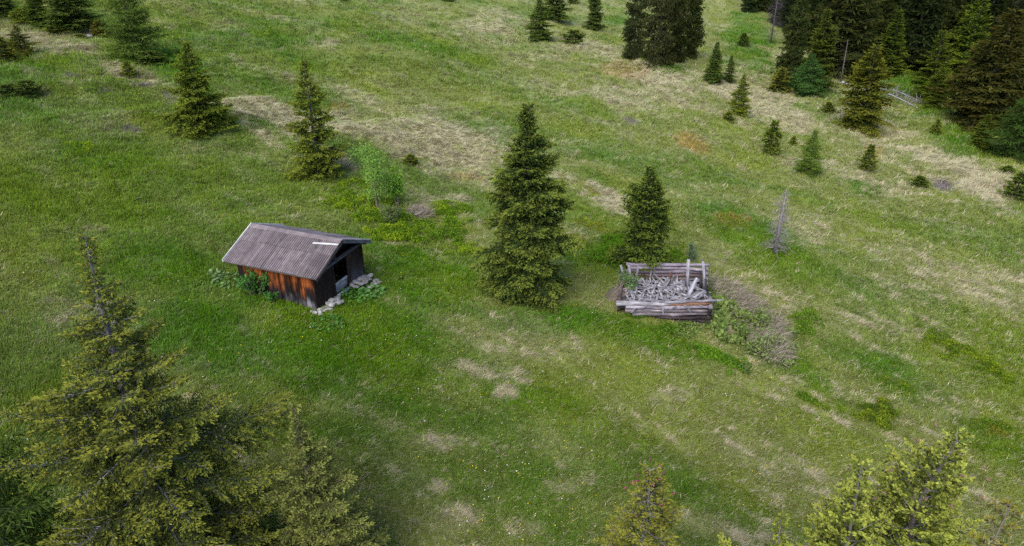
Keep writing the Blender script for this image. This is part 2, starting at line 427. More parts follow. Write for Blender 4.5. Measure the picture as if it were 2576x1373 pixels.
def blades(P, d, straw, lush, rust, purple, nb):
    n = len(P); s = np.clip(d / 38.0, .62, 3.2) ** .85
    g = green_at(P[:, 0], P[:, 1], lush)
    R = rng.random
    fs_ = P[:, 0] * FLOW[0] + P[:, 1] * FLOW[1]; fn_ = -P[:, 0] * FLOW[1] + P[:, 1] * FLOW[0]
    tuft = fbm(fs_ / .8, fn_ / .32, 151, 3)
    is_straw = (np.clip((tuft - .28) / .44, 0, 1) * .68 + R(n) * .32)[:, None] > 1 - np.clip(straw * 1.02, 0, .93)[:, None]
    is_straw = is_straw ^ (R((n, nb)) < .05)
    th = R((n, nb)) * 2 * math.pi
    fl = math.atan2(FLOW[1], FLOW[0])
    th_s = fl + rng.normal(0, .75, (n, 1)) + rng.normal(0, .35, (n, nb))
    th = np.where(is_straw, th_s, th)
    lean = np.where(is_straw, rng.uniform(.9, 1.45, (n, nb)), rng.uniform(.15, 1.05, (n, nb)))
    ln = np.where(is_straw, rng.uniform(.18, .40, (n, nb)), rng.uniform(.08, .20, (n, nb)) * (1 + .5 * np.clip(lush, 0, 1)[:, None])) * s[:, None]
    w = np.where(is_straw, .013, .017) * s[:, None] * rng.uniform(.7, 1.3, (n, nb))
    off = rng.normal(0, .075, (n, nb, 2)) * s[:, None, None]
    B = np.repeat(P[:, None, :], nb, 1).copy(); B[:, :, :2] += off
    B[:, :, 2] = ground(B[:, :, 0], B[:, :, 1]) - .01
    cl = np.cos(lean); sl = np.sin(lean); cx = np.cos(th); sx = np.sin(th)
    T = B + ln[..., None] * np.stack([cx * sl, sx * sl, cl + np.where(is_straw, .06, 0)], -1)
    W = np.stack([-sx, cx, np.zeros_like(cx)], -1) * w[..., None]
    V = np.stack([B - W, B + W, T], 2).reshape(-1, 3)
    tv = (.72 + .56 * fbm(P[:, 0] / .6, P[:, 1] / .6, 141, 2))[:, None, None] * rng.uniform(.88, 1.13, (n, 1, 1))
    bv = rng.uniform(.85, 1.16, (n, nb, 1))
    pale = (.38 * straw)[:, None]; g = g * (1 - pale) + C_STRAW * pale
    c = g[:, None, :] * tv * bv * (1 + rng.normal(0, .08, (n, nb, 3)))
    cs = C_STRAW * rng.uniform(.62, 1.05, (n, nb, 1)) * (1 + rng.normal(0, .05, (n, nb, 3)))
    c = np.where(is_straw[..., None], cs, c)
    c = np.where((R((n, nb)) < rust[:, None])[..., None], C_RUST * bv, c)
    c = np.where((R((n, nb)) < purple[:, None] * .8)[..., None], C_PURP * bv, c)
    c = np.repeat(c[:, :, None, :], 3, 2).reshape(-1, 3)
    return V, np.clip(c, 0, 1)

def build_grass(n):
    P = frame_points(n)
    d = np.linalg.norm(P - np.array([0, 0, CAMZ]), axis=1)
    k = (d < 330) & ~in_buildings(P[:, 0], P[:, 1])
    P = P[k]; d = d[k]
    lush, straw, rust, purple = meadow(P[:, 0], P[:, 1])
    V, c = blades(P, d, straw, lush, rust, purple, 7)
    me = make_mesh('grass', V, np.arange(len(V)), np.arange(len(V) // 3) * 3, M_GRASS, c)
    tag(link('meadow_grass', me), kind='stuff')

# ------------------------------------------------------------------ leafy things
def diamonds(P, D, Nn, L, W, C0, C1=None, mid=.45):
    """flat pointed leaves: base P, direction D, blade normal Nn"""
    S = np.cross(D, Nn); S /= np.linalg.norm(S, axis=1)[:, None] + 1e-9
    L = np.asarray(L)[:, None]; W = np.asarray(W)[:, None] / 2
    m = P + D * L * mid
    V = np.stack([P, m + S * W, P + D * L, m - S * W], 1).reshape(-1, 3)
    C1 = C0 if C1 is None else C1
    C = np.stack([C0, (C0 + C1) / 2, C1, (C0 + C1) / 2], 1).reshape(-1, 3)
    return V, C

def unit(n, zb=0.0):
    v = rng.normal(size=(n, 3)); v[:, 2] += zb
    return v / np.linalg.norm(v, axis=1)[:, None]

def quads_obj(name, V, C, mat, parent=None):
    return link(name, quads_mesh(name, V, C, mat), parent)

def quads_mesh(name, V, C, mat):
    return make_mesh(name, V, np.arange(len(V)), np.arange(len(V) // 4) * 4, mat, np.clip(C, 0, 1))

def mat_leaves(px, py, rx, ry, rot, n, hmax, ca, cb, size, dens_noise=.85, local=None):
    """a low mat of small leaves over an ellipse of ground; returns verts and colours (world)"""
    c, M = ell(px, py, rx, ry, rot); Mi = np.linalg.inv(M)
    q = np.sqrt(rng.random(n * 2)) * 1.5; a = rng.random(n * 2) * 2 * math.pi
    xy = c + (Mi @ np.stack([q * np.cos(a), q * np.sin(a)])).T
    x, y = xy[:, 0], xy[:, 1]
    nz = fbm(x / dens_noise, y / dens_noise, 131, 3)
    keep = (nz + (rng.random(len(x)) - .5) * .12 > .36 + .36 * smooth(.25, 1.5, q)) & ~in_buildings(x, y)
    x, y, q, nz = x[keep][:n], y[keep][:n], q[keep][:n], nz[keep][:n]; m = len(x)
    top = hmax * (.25 + 1.3 * np.clip(nz - .32, 0, .5)) * (1 - .6 * smooth(.5, 1.1, q)) * (.55 + .9 * vnoise(x / .35, y / .35, 7))
    z = ground(x, y) + top * np.sqrt(rng.random(m)) + .02
    d = unit(m, .5); nn = unit(m, 1.4)
    mixv = (smooth(.25, .75, vnoise(x / .45, y / .45, 17)) * .75 + rng.random(m) * .25)[:, None]
    col = (np.asarray(ca) * (1 - mixv) + np.asarray(cb) * mixv) * rng.uniform(.7, 1.3, (m, 1))
    sz = size * rng.uniform(.6, 1.4, m)
    return diamonds(np.stack([x, y, z], 1), d, nn, sz, sz * .62, col)

# ------------------------------------------------------------------ hut
H_L, H_W, H_HW, H_HR, H_OE, H_OG, H_OG2 = 4.685, 4.339, 2.085, 3.016, .294, .476, .603
KR = (H_HR - H_HW) / (H_W / 2)
def hut_world(p):
    c, s = math.cos(HUT_YAW), math.sin(HUT_YAW); p = np.asarray(p, float)
    return HUT_O + np.array([c * p[0] - s * p[1], s * p[0] + c * p[1], p[2]])
def hut_local(p):
    c, s = math.cos(HUT_YAW), math.sin(HUT_YAW); q = np.asarray(p, float) - HUT_O
    return np.array([c * q[0] + s * q[1], -s * q[0] + c * q[1], q[2]])
def zroof(y): return H_HW + KR * min(y, H_W - y)

def weather_shade_front(x, z, ground_z, pr=.5):
    """tarred planks: orange under the eaves with their shade painted in at the top, black below, bleached at the foot"""
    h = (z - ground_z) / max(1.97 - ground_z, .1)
    n = fbm(np.array([x * 5.0]), np.array([z * .7]), 5, 3)[0]; n2 = fbm(np.array([x * 22.0]), np.array([z * 1.3]), 6, 3)[0]
    left = smooth(-4.1, -4.68, x)
    b = .47 + .55 * (n - .5) + .30 * (pr - .5) + .18 * left + .10 * smooth(-3.2, -4.4, x)
    o = smooth(b - .16, b + .22, h + .22 * (n2 - .5)) * (1 - .85 * left)
    dk = smooth(.35, .62, n2)
    org = np.array([.150, .041, .010]) * (.22 + .9 * dk) * (1 - .45 * smooth(.86, 1.0, h))  # orange darkened near the top: shade of the eaves painted into the colour
    blk = np.array([.0075, .006, .006]) * (.7 + .8 * n2)
    gr = smooth(.22, .0, h + .5 * (n2 - .5)) * smooth(-3.2, -.6, x) * (.25 + .9 * smooth(.4, .65, n))
    c = blk * (1 - o) + org * o
    return (c * (1 - gr) + np.array([.135, .125, .14]) * gr) * (.45 + 1.0 * ((pr * 7.3) % 1))

def weather_gable(y, z):
    n = fbm(np.array([y * 6.0]), np.array([z * .8]), 15, 3)[0]; n2 = fbm(np.array([y * 26.0]), np.array([z * 1.2]), 16, 3)[0]
    c = np.array([.013, .008, .0065]) * (.4 + 1.5 * n2)
    o = smooth(.55, .75, n2) * smooth(.9, 1.9, z) * .5
    c = c * (1 - o) + np.array([.065, .021, .008]) * o
    far = smooth(2.9, 3.2, y)
    g = far * smooth(1.2, -.4, z + .8 * (n - .5)) * (.35 + .6 * n2)
    return c * (1 - g) + np.array([.06, .062, .076]) * g

def build_hut():
    root = empty('wooden_hut', HUT_O, HUT_YAW)
    tag(root, 'small plank hut with grey corrugated roof and orange and black tarred walls', 'hut')
    fx = lambda x: -.081 * x                                   # lie of the ground along the long wall
    # long wall towards the viewer
    m = MB(); x = -H_L
    while x < -.02:
        wd = min(rng.uniform(.13, .21), -x); d = rng.uniform(-.008, .008); g = fx(x + wd / 2)
        b = g - .25 if x < -.5 else -.02 - rng.random() * .03
        z1 = 1.97 - rng.random() * .02
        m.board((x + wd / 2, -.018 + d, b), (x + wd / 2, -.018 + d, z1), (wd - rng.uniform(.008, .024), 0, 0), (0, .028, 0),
                lambda t, i, xx=x, ww=wd, bb=b, zz=z1, gg=g, pr=rng.random(): weather_shade_front(xx + ww * (.5 + .48 * i), bb + (zz - bb) * t, gg, pr), 22)
        x += wd
    m.board((-H_L + .07, .06, -.3), (-H_L + .07, .06, 1.95), (.12, 0, 0), (0, .12, 0), (.03, .024, .02))
    m.build('front_wall', M_PLANK, root)
    # open gable wall: two plank panels with the doorway between them
    m = MB(); y = 0.0
    while y < H_W - .02:
        wd = min(rng.uniform(.12, .2), H_W - y)
        if y < 1.66 and y + wd > 1.66: wd = 1.66 - y
        if 1.655 < y < 2.98: m.build('gable_panel', M_PLANK, root); m = MB(); y = 2.98; continue
        d = rng.uniform(-.008, .008); b = -.02 - .145 * y - rng.random() * .03
        if y < 1.66: b = -.05 - .06 * y
        z1 = min(zroof(y + wd / 2) - .06, 2.02)
        m.board((.02 + d, y + wd / 2, b), (.02 + d, y + wd / 2, z1), (0, wd - rng.uniform(.004, .012), 0), (.028, 0, 0),
                lambda t, i, yy=y, ww=wd, bb=b, zz=z1: weather_gable(yy + ww * (.5 + .48 * i), bb + (zz - bb) * t), 16)
        y += wd
    m.build('gable_panel', M_PLANK, root)
    m = MB(); y = .35                                          # boards up in the open gable, set back, with gaps
    while y < H_W - .35:
        wd = rng.uniform(.14, .22)
        m.board((-.42, y + wd / 2, 1.9), (-.42, y + wd / 2, zroof(y + wd / 2) - .12), (0, wd - .03, 0), (.025, 0, 0), (.016, .013, .011), 2); y += wd
    m.build('gable_boarding', M_PLANK, root)
    m = MB(); y = 0.03
    while y < H_W - .05:                                       # far gable and the wall to the back
        wd = rng.uniform(.14, .2)
        m.board((-H_L, y + wd / 2, -.2), (-H_L, y + wd / 2, zroof(min(y + wd / 2, H_W)) - .08), (0, wd - .006, 0), (.026, 0, 0), np.array([.025, .017, .013]) * rng.uniform(.6, 1.3), 4); y += wd
    m.build('closed_gable_wall', M_PLANK, root)
    m = MB(); x = -H_L + .03
    while x < -.02:
        wd = rng.uniform(.14, .2)
        m.board((x + wd / 2, H_W, -.9), (x + wd / 2, H_W, 1.95), (wd - .006, 0, 0), (0, .026, 0), np.array([.03, .02, .014]) * rng.uniform(.6, 1.3), 4); x += wd
    m.build('back_wall', M_PLANK, root)
    m = MB(); m.board((-H_L + .03, H_W / 2, -.35), (-.06, H_W / 2, -.35), (0, H_W - .1, 0), (0, 0, .1), (.05, .04, .03), 4)
    m.build('floor_boards', M_PLANK, root)
    # doorway pieces
    m = MB()
    m.tube([(.05, 1.45, -.13), (.06, 2.2, -.16), (.05, 3.08, -.22)], .105, 9, (.24, .235, .26), .14); m.build('sill_log', M_LOG, root, True)
    m = MB()
    for k in range(5):
        m.board((-.16 + .03 * k, 1.62, -.02 + .135 * k), (-.16 + .03 * k, 2.98, -.06 + .135 * k + .03 * rng.random()), (0, 0, .125), (.03, 0, 0), np.array([.21, .205, .23]) * rng.uniform(.6, 1.2), 5)
    m.build('doorway_boards', M_PLANK, root)
    m = MB(); m.board((.045, 2.93, -.45), (.045, 2.93, 1.95), (0, .12, 0), (.07, 0, 0), (.022, .016, .013), 4)
    m.board((.045, 1.60, -.12), (.045, 1.60, 1.95), (0, .10, 0), (.07, 0, 0), (.015, .011, .01), 4)
    m.build('door_post', M_PLANK, root)
    m = MB(); m.tube([(.13, -.12, 1.90), (.14, 1.2, 1.93), (.13, 2.6, 1.95), (.13, 4.42, 1.95)], [.085, .10, .11, .10], 9, lambda t, a: np.array([.045, .043, .048]) * (1 + .5 * math.sin(a * 12)), .12)
    m.build('tie_beam', M_LOG, root, True)
    m = MB(); m.tube([(.10, 1.75, 1.97), (.12, 1.78, 2.3)], .07, 7, (.03, .027, .03), .2); m.build('king_post', M_LOG, root, True)
    for yy, zz, r in ((.02, 1.93, .085), (H_W - .02, 1.93, .095), (H_W / 2, H_HR - .2, .09)):
        m = MB(); m.tube([(-H_L - .5, yy, zz), (-2.3, yy, zz + .01), (.40, yy, zz)], r, 9, (.035, .03, .03), .12); m.build('purlin', M_LOG, root, True)
    # roof: corrugated sheets over a thin deck
    SLP = math.hypot(H_W / 2 + H_OE, KR * (H_W / 2 + H_OE)); cs = (H_W / 2 + H_OE) / SLP; sn = KR * cs
    x0, x1 = -H_L - H_OG2, H_OG
    m = MB()
    for side in (0, 1):
        def pt(x, s, up):                                      # s: metres down the slope from the ridge, up: off the roof plane
            y = H_W / 2 - s * cs - up * sn; z = H_HR - s * sn + up * cs
            return (x, y if side == 0 else H_W - y, z)
        for row, (sa, sb, lift) in enumerate(((.04, SLP * .43, .040), (SLP * .395, SLP + .02, .018))):
            xs = x0; nn = 5; wsh = (x1 - x0) / nn
            for k in range(nn):
                a = xs + k * wsh; b = a + wsh + (.06 if k < nn - 1 else 0)
                nx = int((b - a) / .125 * 6); nr = 6
                tone = np.array([.108, .088, .093]) * rng.uniform(.86, 1.1) * (1.0 if row else .97)
                dl = rng.uniform(-.025, .03); hk = .012 * (k % 2); slope_jit = rng.uniform(-.01, .01)
                V = []; C = []; T = []; r = rng.random() * 30
                for q in range(nr + 1):
                    s = sa + (sb + dl - sa) * q / nr
                    for i in range(nx + 1):
                        x = a + (b - a) * i / nx
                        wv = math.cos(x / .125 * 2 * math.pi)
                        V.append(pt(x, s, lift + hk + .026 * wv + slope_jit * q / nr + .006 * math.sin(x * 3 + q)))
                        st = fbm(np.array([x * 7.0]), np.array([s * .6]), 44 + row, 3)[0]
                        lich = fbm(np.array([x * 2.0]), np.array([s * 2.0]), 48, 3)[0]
                        cc = tone * (1.25 - .72 * (wv < -.1)) * (.62 + .76 * st)  # valleys darker: dirt plus the furrows' shade put into the colour
                        cc = cc * (1 - .35 * smooth(.55, .75, lich)) + np.array([.125, .113, .10]) * .35 * smooth(.55, .75, lich)
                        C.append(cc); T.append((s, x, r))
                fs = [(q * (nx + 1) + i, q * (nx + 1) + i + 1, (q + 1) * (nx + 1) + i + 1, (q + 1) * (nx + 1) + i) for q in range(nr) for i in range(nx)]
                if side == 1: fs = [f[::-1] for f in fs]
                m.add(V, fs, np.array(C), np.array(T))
        for k in range(7):                                     # deck laths under the sheets
            s = .12 + k * (SLP - .2) / 6
            p = np.array(pt(x0 + .04, s, -.035)); q = np.array(pt(x1 - .04, s, -.035))
            d = np.array(pt(x0 + .04, s + .26, -.035)) - p
            m.board(p, q, d, np.cross(d, q - p) / np.linalg.norm(np.cross(d, q - p)) * .025, (.05, .04, .036), 3)
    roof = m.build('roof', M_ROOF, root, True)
    m = MB(); nseg = 5
    for k in range(nseg):
        a = x0 + (x1 - x0) * k / nseg; b = x0 + (x1 - x0) * (k + 1) / nseg + (.05 if k < nseg - 1 else 0); tone = np.array([.118, .098, .103]) * rng.uniform(.88, 1.12); u = .075 + .006 * (k % 2)
        for sgn in (-1, 1):
            p = [(a, H_W / 2, H_HR + u), (b, H_W / 2, H_HR + u)]; w_ = .25 + rng.random() * .02
            e = [(b, H_W / 2 + sgn * w_ * cs, H_HR + u - w_ * sn - .005), (a, H_W / 2 + sgn * w_ * cs, H_HR + u - w_ * sn - .005)]
            V = np.array(p + e); V2 = V - np.array([0, 0, .012])
            m.add(np.concatenate([V, V2]), [(0, 1, 2, 3), (7, 6, 5, 4), (3, 2, 6, 7), (0, 3, 7, 4), (1, 5, 6, 2)], tone, np.concatenate([V, V2]))
    m.build('ridge_cap', M_ROOF, roof)
    def verge(x, side, colr, h, lo, name, up=.0):
        m = MB(); y0, y1 = H_W / 2, -H_OE - .03
        z0, z1 = H_HR, H_HW - KR * (H_OE + .03)
        if side: y1 = H_W - y1
        m.board((x, y0, z0 + lo), (x, y1, z1 + lo), (0, 0, h), (.03, 0, 0), lambda t, i: np.asarray(colr) * (.75 + .5 * fbm(np.array([t * 9.]), np.array([x + i]), 3, 2)[0]), 8)
        b = m.build(name, M_PLANK, roof); return b
    verge(x0 - .02, 0, (.50, .49, .47), .15, .03, 'verge_board'); verge(x0 - .02, 1, (.50, .49, .47), .15, .03, 'verge_board')
    verge(x1 + .02, 1, (.06, .063, .075), .20, -.06, 'verge_board')
    verge(x1 + .015, 0, (.03, .027, .027), .11, -.075, 'verge_board')
    m = MB(); p = np.array((x1 - .02, H_W / 2, H_HR + .075)); q = np.array((x1 - .02, H_W + H_OE + .03, H_HW - KR * (H_OE + .03) + .075))
    m.board(p, q, (.11, 0, 0), (0, 0, .02), (.30, .30, .30), 5); m.build('verge_cap', M_PLANK, roof)
    # loose pale board lying on the roof
    def on_roof(px, py):
        d = ray(px, py); o = np.array([0, 0, CAMZ]); lo, hi = 10., 60.
        for _ in range(60):
            t = (lo + hi) / 2; q = hut_local(o + d * t)
            if q[2] > H_HW + KR * q[1] + .085: lo = t
            else: hi = t
        return q
    p = on_roof(787, 611); q = on_roof(851, 615)
    m = MB(); m.board(p - p, q - p, (0, .11 * cs, .11 * sn), (0, -.02 * sn, .022 * cs), (.36, .35, .35), 4)
    b = m.build('loose_board', M_PLANK); W = hut_world(p); b.location = W; b.rotation_euler = (0, 0, HUT_YAW)
    tag(b, 'short pale board lying loose on the grey corrugated roof of the hut', 'board')
    return root

def build_stones():
    R = np.random.default_rng(5)
    spots = [(.10, -.35, .17), (.22, -.12, .20), (.38, -.30, .15), (.12, .10, .19), (.36, .12, .18), (.20, .40, .22), (.48, .35, .17), (.16, .72, .20), (.42, .68, .24), (.20, 1.05, .26), (.52, 1.0, .20), (.28, 1.38, .27), (-.12, -.28, .16), (.56, 1.30, .16)]
    for a, b, s in spots:
        m = MB(); m.rock((0, 0, 0), (s * 1.1, s * .85, s * .62), np.array([.19, .18, .17]) * R.uniform(.75, 1.2), int(R.integers(1e6)))
        o = m.build('foundation_stone', M_STONE); w_ = hut_world((a, b, 0)); o.location = (w_[0], w_[1], ground(w_[0], w_[1]) + s * .25 + .10 * (b > .6))
        o.rotation_euler = (R.uniform(-.3, .3), R.uniform(-.3, .3), R.uniform(0, 6))
        tag(o, 'grey fieldstone in the heap under the near corner of the plank hut', 'stone', 'stones at the near corner of the hut')
    spots = [(.15, 3.0, .22), (.42, 2.9, .17), (.18, 3.35, .24), (.48, 3.3, .20), (.15, 3.7, .26), (.50, 3.7, .23), (.82, 3.6, .19), (.16, 4.1, .22), (.50, 4.1, .22), (.85, 4.05, .21), (.34, 4.42, .22), (.70, 4.45, .19), (1.0, 4.4, .18), (.72, 3.25, .16)]
    for a, b, s in spots:
        m = MB(); m.rock((0, 0, 0), (s * 1.15, s * .85, s * .55), np.array([.17, .155, .15]) * R.uniform(.7, 1.2), int(R.integers(1e6)))
        o = m.build('foundation_stone', M_STONE); w_ = hut_world((a, b, 0)); o.location = (w_[0], w_[1], ground(w_[0], w_[1]) + s * .3 + .22 * (a < .6))
        o.rotation_euler = (R.uniform(-.3, .3), R.uniform(-.3, .3), R.uniform(0, 6))
        tag(o, 'flat grey stone in the low dry wall past the doorway of the hut', 'stone', 'stones of the low dry wall past the hut doorway')

# ------------------------------------------------------------------ log ruin
def rp(s, t):
    a = R_FL * (1 - s) + R_FR * s; b = R_BL * (1 - s) + R_BR * s
    return a * (1 - t) + b * t
def rfloor(s, t):
    mound = .10 * math.exp(-((s - .45) / .35) ** 2 - ((t - .4) / .35) ** 2)
    return ZF - .50 - .50 * smooth(.25, 1.0, t) + mound + .12 * (vnoise(np.array([s * 9.]), np.array([t * 7.]), 3)[0] - .5)
def zpx(zx, zy): return 1520.2 + zx * .14286, 637.5 + zy * .14286
def atY(px, py, Y):
    d = ray(px, py); return np.array([0, 0, CAMZ]) + d * (Y / d[1])

def build_ruin():
    root = empty('log_ruin', R_C0)
    tag(root, 'roofless ruin of grey weathered logs standing beside the dark spruce', 'ruin')
    O = R_C0
    e1 = (R_FR - R_FL) / np.linalg.norm(R_FR - R_FL); e2 = (R_BR - R_FR); e2[2] = 0; e2 /= np.linalg.norm(e2)
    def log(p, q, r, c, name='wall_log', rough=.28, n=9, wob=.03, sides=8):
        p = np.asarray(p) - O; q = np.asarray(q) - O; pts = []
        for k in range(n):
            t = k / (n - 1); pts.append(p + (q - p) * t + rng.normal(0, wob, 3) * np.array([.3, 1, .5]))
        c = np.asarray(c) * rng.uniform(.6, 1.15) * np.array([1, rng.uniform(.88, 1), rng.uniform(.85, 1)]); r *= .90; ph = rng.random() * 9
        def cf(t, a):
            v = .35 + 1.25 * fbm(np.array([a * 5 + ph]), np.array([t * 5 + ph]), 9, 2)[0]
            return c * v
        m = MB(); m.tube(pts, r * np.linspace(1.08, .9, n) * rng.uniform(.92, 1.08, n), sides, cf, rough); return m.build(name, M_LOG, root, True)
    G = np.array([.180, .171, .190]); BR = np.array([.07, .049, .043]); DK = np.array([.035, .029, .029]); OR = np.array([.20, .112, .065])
    r = .118; dz = np.array([0, 0, .222])
    # front wall, top to bottom
    lb = R_FL + dz * 0; la = R_FR
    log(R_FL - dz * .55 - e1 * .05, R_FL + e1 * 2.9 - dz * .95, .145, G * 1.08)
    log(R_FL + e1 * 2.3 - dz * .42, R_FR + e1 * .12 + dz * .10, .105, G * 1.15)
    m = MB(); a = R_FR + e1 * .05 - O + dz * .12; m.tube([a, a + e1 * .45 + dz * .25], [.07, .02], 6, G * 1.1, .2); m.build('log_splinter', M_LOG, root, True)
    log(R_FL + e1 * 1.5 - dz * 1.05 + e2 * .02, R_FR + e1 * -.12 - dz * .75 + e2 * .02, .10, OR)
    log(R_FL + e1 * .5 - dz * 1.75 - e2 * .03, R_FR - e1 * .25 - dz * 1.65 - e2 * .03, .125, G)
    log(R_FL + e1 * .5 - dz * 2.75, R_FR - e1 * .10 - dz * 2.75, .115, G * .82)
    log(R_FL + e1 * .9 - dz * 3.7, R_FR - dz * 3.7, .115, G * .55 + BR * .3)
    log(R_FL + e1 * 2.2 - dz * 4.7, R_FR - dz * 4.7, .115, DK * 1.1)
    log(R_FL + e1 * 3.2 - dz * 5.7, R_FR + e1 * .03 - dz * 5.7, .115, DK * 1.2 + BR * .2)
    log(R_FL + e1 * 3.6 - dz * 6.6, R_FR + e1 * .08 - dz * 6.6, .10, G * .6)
    # notched corner: butt ends of the side wall's logs
    for k in range(6):
        p = R_FR - e1 * .20 - dz * (1.15 + k) - e2 * rng.uniform(.22, .36); q = R_FR - e1 * .10 - dz * (1.15 + k) + e2 * (rng.uniform(.9, 1.6) if k < 2 else 2.6 + k * .35)
        q[2] = min(q[2], ZF - .25 - k * .2)
        log(p, q, .12, (G * .8 if k < 1 else DK * .9), n=5)
    # back wall
    for k in range(7):
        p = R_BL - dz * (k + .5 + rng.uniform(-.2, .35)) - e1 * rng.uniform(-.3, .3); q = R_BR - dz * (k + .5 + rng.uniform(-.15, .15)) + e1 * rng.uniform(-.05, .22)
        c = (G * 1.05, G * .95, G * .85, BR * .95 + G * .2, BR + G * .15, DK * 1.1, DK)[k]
        log(p, q, .122, c)
    for k in range(5):                                        # right end of the back wall, seen from outside
        p = R_BR - dz * (k + 1.0) + e2 * .22; q = R_BR - dz * (k + 1.0) - e2 * (.35 + .25 * k)
        log(p, q, .105, G * (.8 - .08 * k), n=4)
    for k in range(3):                                        # rotten left side
        log(rp(.02, .05) - dz * (2.0 + .8 * k), rp(.0, .9 - .1 * k) - dz * (1.6 + k), .11, BR * .8 + G * .2, n=6, wob=.06)
    # two posts still standing
    def post(zb, zt, rad, c, dy=0, name='post', parent=True, flat=1.0):
        b = at_floor(zb); t = atY(*zpx(*zt), b[1] + dy); m = MB()
        oo = O if parent else b
        m.tube([b - oo - np.array([0, 0, .15]), (b + t) / 2 - oo + rng.normal(0, .02, 3), t - oo], [rad * 1.05, rad, rad * .9], 8, lambda tt, a: np.asarray(c) * (.7 + .6 * fbm(np.array([a * 6.]), np.array([tt * 4]), 4, 2)[0]), .2, flat=flat)
        o = m.build(name, M_LOG, root if parent else None, True)
        if not parent: o.location = b
        return o
    def at_floor(z):
        px, py = zpx(*z); zz = ZF - .6
        for _ in range(8):
            p = atz(px, py, zz); t = np.dot(p - R_FR, e2) / np.linalg.norm(R_BR - R_FR); s = np.dot(p - R_FL, e1) / np.linalg.norm(R_FR - R_FL)
            zz = .5 * zz + .5 * rfloor(np.clip(s, 0, 1), np.clip(t, 0, 1))
        return atz(px, py, zz)
    post((1468, 620), (1487, 105), .098, G * 1.05); post((1755, 640), (1738, 140), .125, G * 1.15, flat=.6)
    post((1700, 600), (1672, 330), .07, DK); post((1790, 690), (1785, 450), .075, DK)
    L = []
    def lean(zb, zt, rad, c, dy, label):
        o = post(zb, zt, rad, c, dy, 'leaning_beam', False); tag(o, label, 'beam', 'beams leaning in the log ruin')
    lean((1445, 800), (1632, 432), .115, G * 1.15, .75, 'thick pale beam leaning across the right side of the debris in the log ruin')
    lean((1520, 800), (1775, 655), .075, G * 1.0, .5, 'slimmer beam lying low beside the thick pale one at the right of the ruin')
    lean((380, 450), (285, 205), .085, G * 1.0, .1, 'short stump of beam tilted left at the far left corner of the ruin')
    lean((470, 530), (430, 195), .10, G * .75, .1, 'split dark upright beam at the left of the ruin below the spruce')
    lean((555, 520), (600, 215), .065, G * .7, .15, 'thin beam tilted right against the back logs below the spruce branches')
    lean((800, 490), (825, 300), .05, G * .6, .15, 'narrow grey slat propped on the back logs in the left half of the ruin')
    lean((1140, 560), (1172, 335), .065, np.array([.075, .042, .034]), .1, 'brown broken stake standing amid the grey debris in the middle of the ruin')
    lean((1040, 575), (1600, 445), .035, G * .95, .55, 'long thin pole lying over the debris towards the back wall of the ruin')
    lean((905, 830), (760, 730), .075, G * .9, .15, 'stubby log poking over the front wall at the left of the debris')
    lean((560, 680), (800, 705), .05, G * 1.05, -.05, 'long flat plank lying crosswise over the left part of the debris')
    # litter under the fallen shingles
    n = 26; V = []; C = []
    for j in range(n + 1):
        for i in range(n + 1):
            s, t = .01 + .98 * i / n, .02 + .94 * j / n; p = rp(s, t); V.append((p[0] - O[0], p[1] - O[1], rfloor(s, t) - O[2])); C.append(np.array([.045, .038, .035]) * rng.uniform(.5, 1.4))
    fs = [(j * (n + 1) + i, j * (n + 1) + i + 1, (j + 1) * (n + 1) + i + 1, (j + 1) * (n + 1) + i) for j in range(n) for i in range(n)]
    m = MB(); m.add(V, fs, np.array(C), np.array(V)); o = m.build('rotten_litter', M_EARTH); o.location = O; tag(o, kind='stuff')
    # fallen shingles and slats: each its own object
    protos = []
    for k in range(8):
        m = MB(); L_ = rng.uniform(.6, 1.15); w_ = rng.uniform(.08, .15); nb = 4
        m.board((-L_ / 2, 0, 0), (L_ / 2, 0, 0), (0, w_, 0), (0, 0, rng.uniform(.02, .05)), lambda t, i: np.array([.215, .203, .218]) * rng.choice([.3, .55, .85, 1.1, 1.35]) * rng.uniform(.85, 1.15), nb, bend=rng.uniform(-1, 2))
        m.board((-L_ / 2 - .12, -w_ * .2, 0), (-L_ / 2 + .05, -w_ * .15, .004), (0, w_ * .4, 0), (0, 0, .018), (.17, .16, .165))
        protos.append(m.mesh('shingle', M_LOG))
    e = math.atan2(e1[1], e1[0]); cnt = 0
    for k in range(215):
        s = rng.uniform(.06, .96); t = rng.uniform(.05, .93)
        sc = rng.choice([.4, .7, 1.0, 1.4, 1.9, 2.4], p=[.2, .25, .2, .16, .12, .07])
        if sc > 1: s = rng.uniform(.2, .8)
        p = rp(s, t); me = protos[k % 8]
        o = bpy.data.objects.new('fallen_shingle', me); COL.objects.link(o)
        o.location = (p[0], p[1], rfloor(s, t) + rng.uniform(.0, .14) + .05)
        a = rng.choice([rng.uniform(0, math.pi), e + math.pi / 2 + rng.normal(0, .45), e + rng.normal(0, .35)], p=[.3, .45, .25])
        o.rotation_euler = (rng.normal(0, .25), rng.normal(0, .11), a); o.scale = (sc, rng.uniform(.5, 1.2), rng.uniform(.6, 1.4))
        tag(o, 'grey weathered shingle in the loose heap filling the log ruin', 'shingle', 'fallen shingles heaped inside the ruin')
    return root

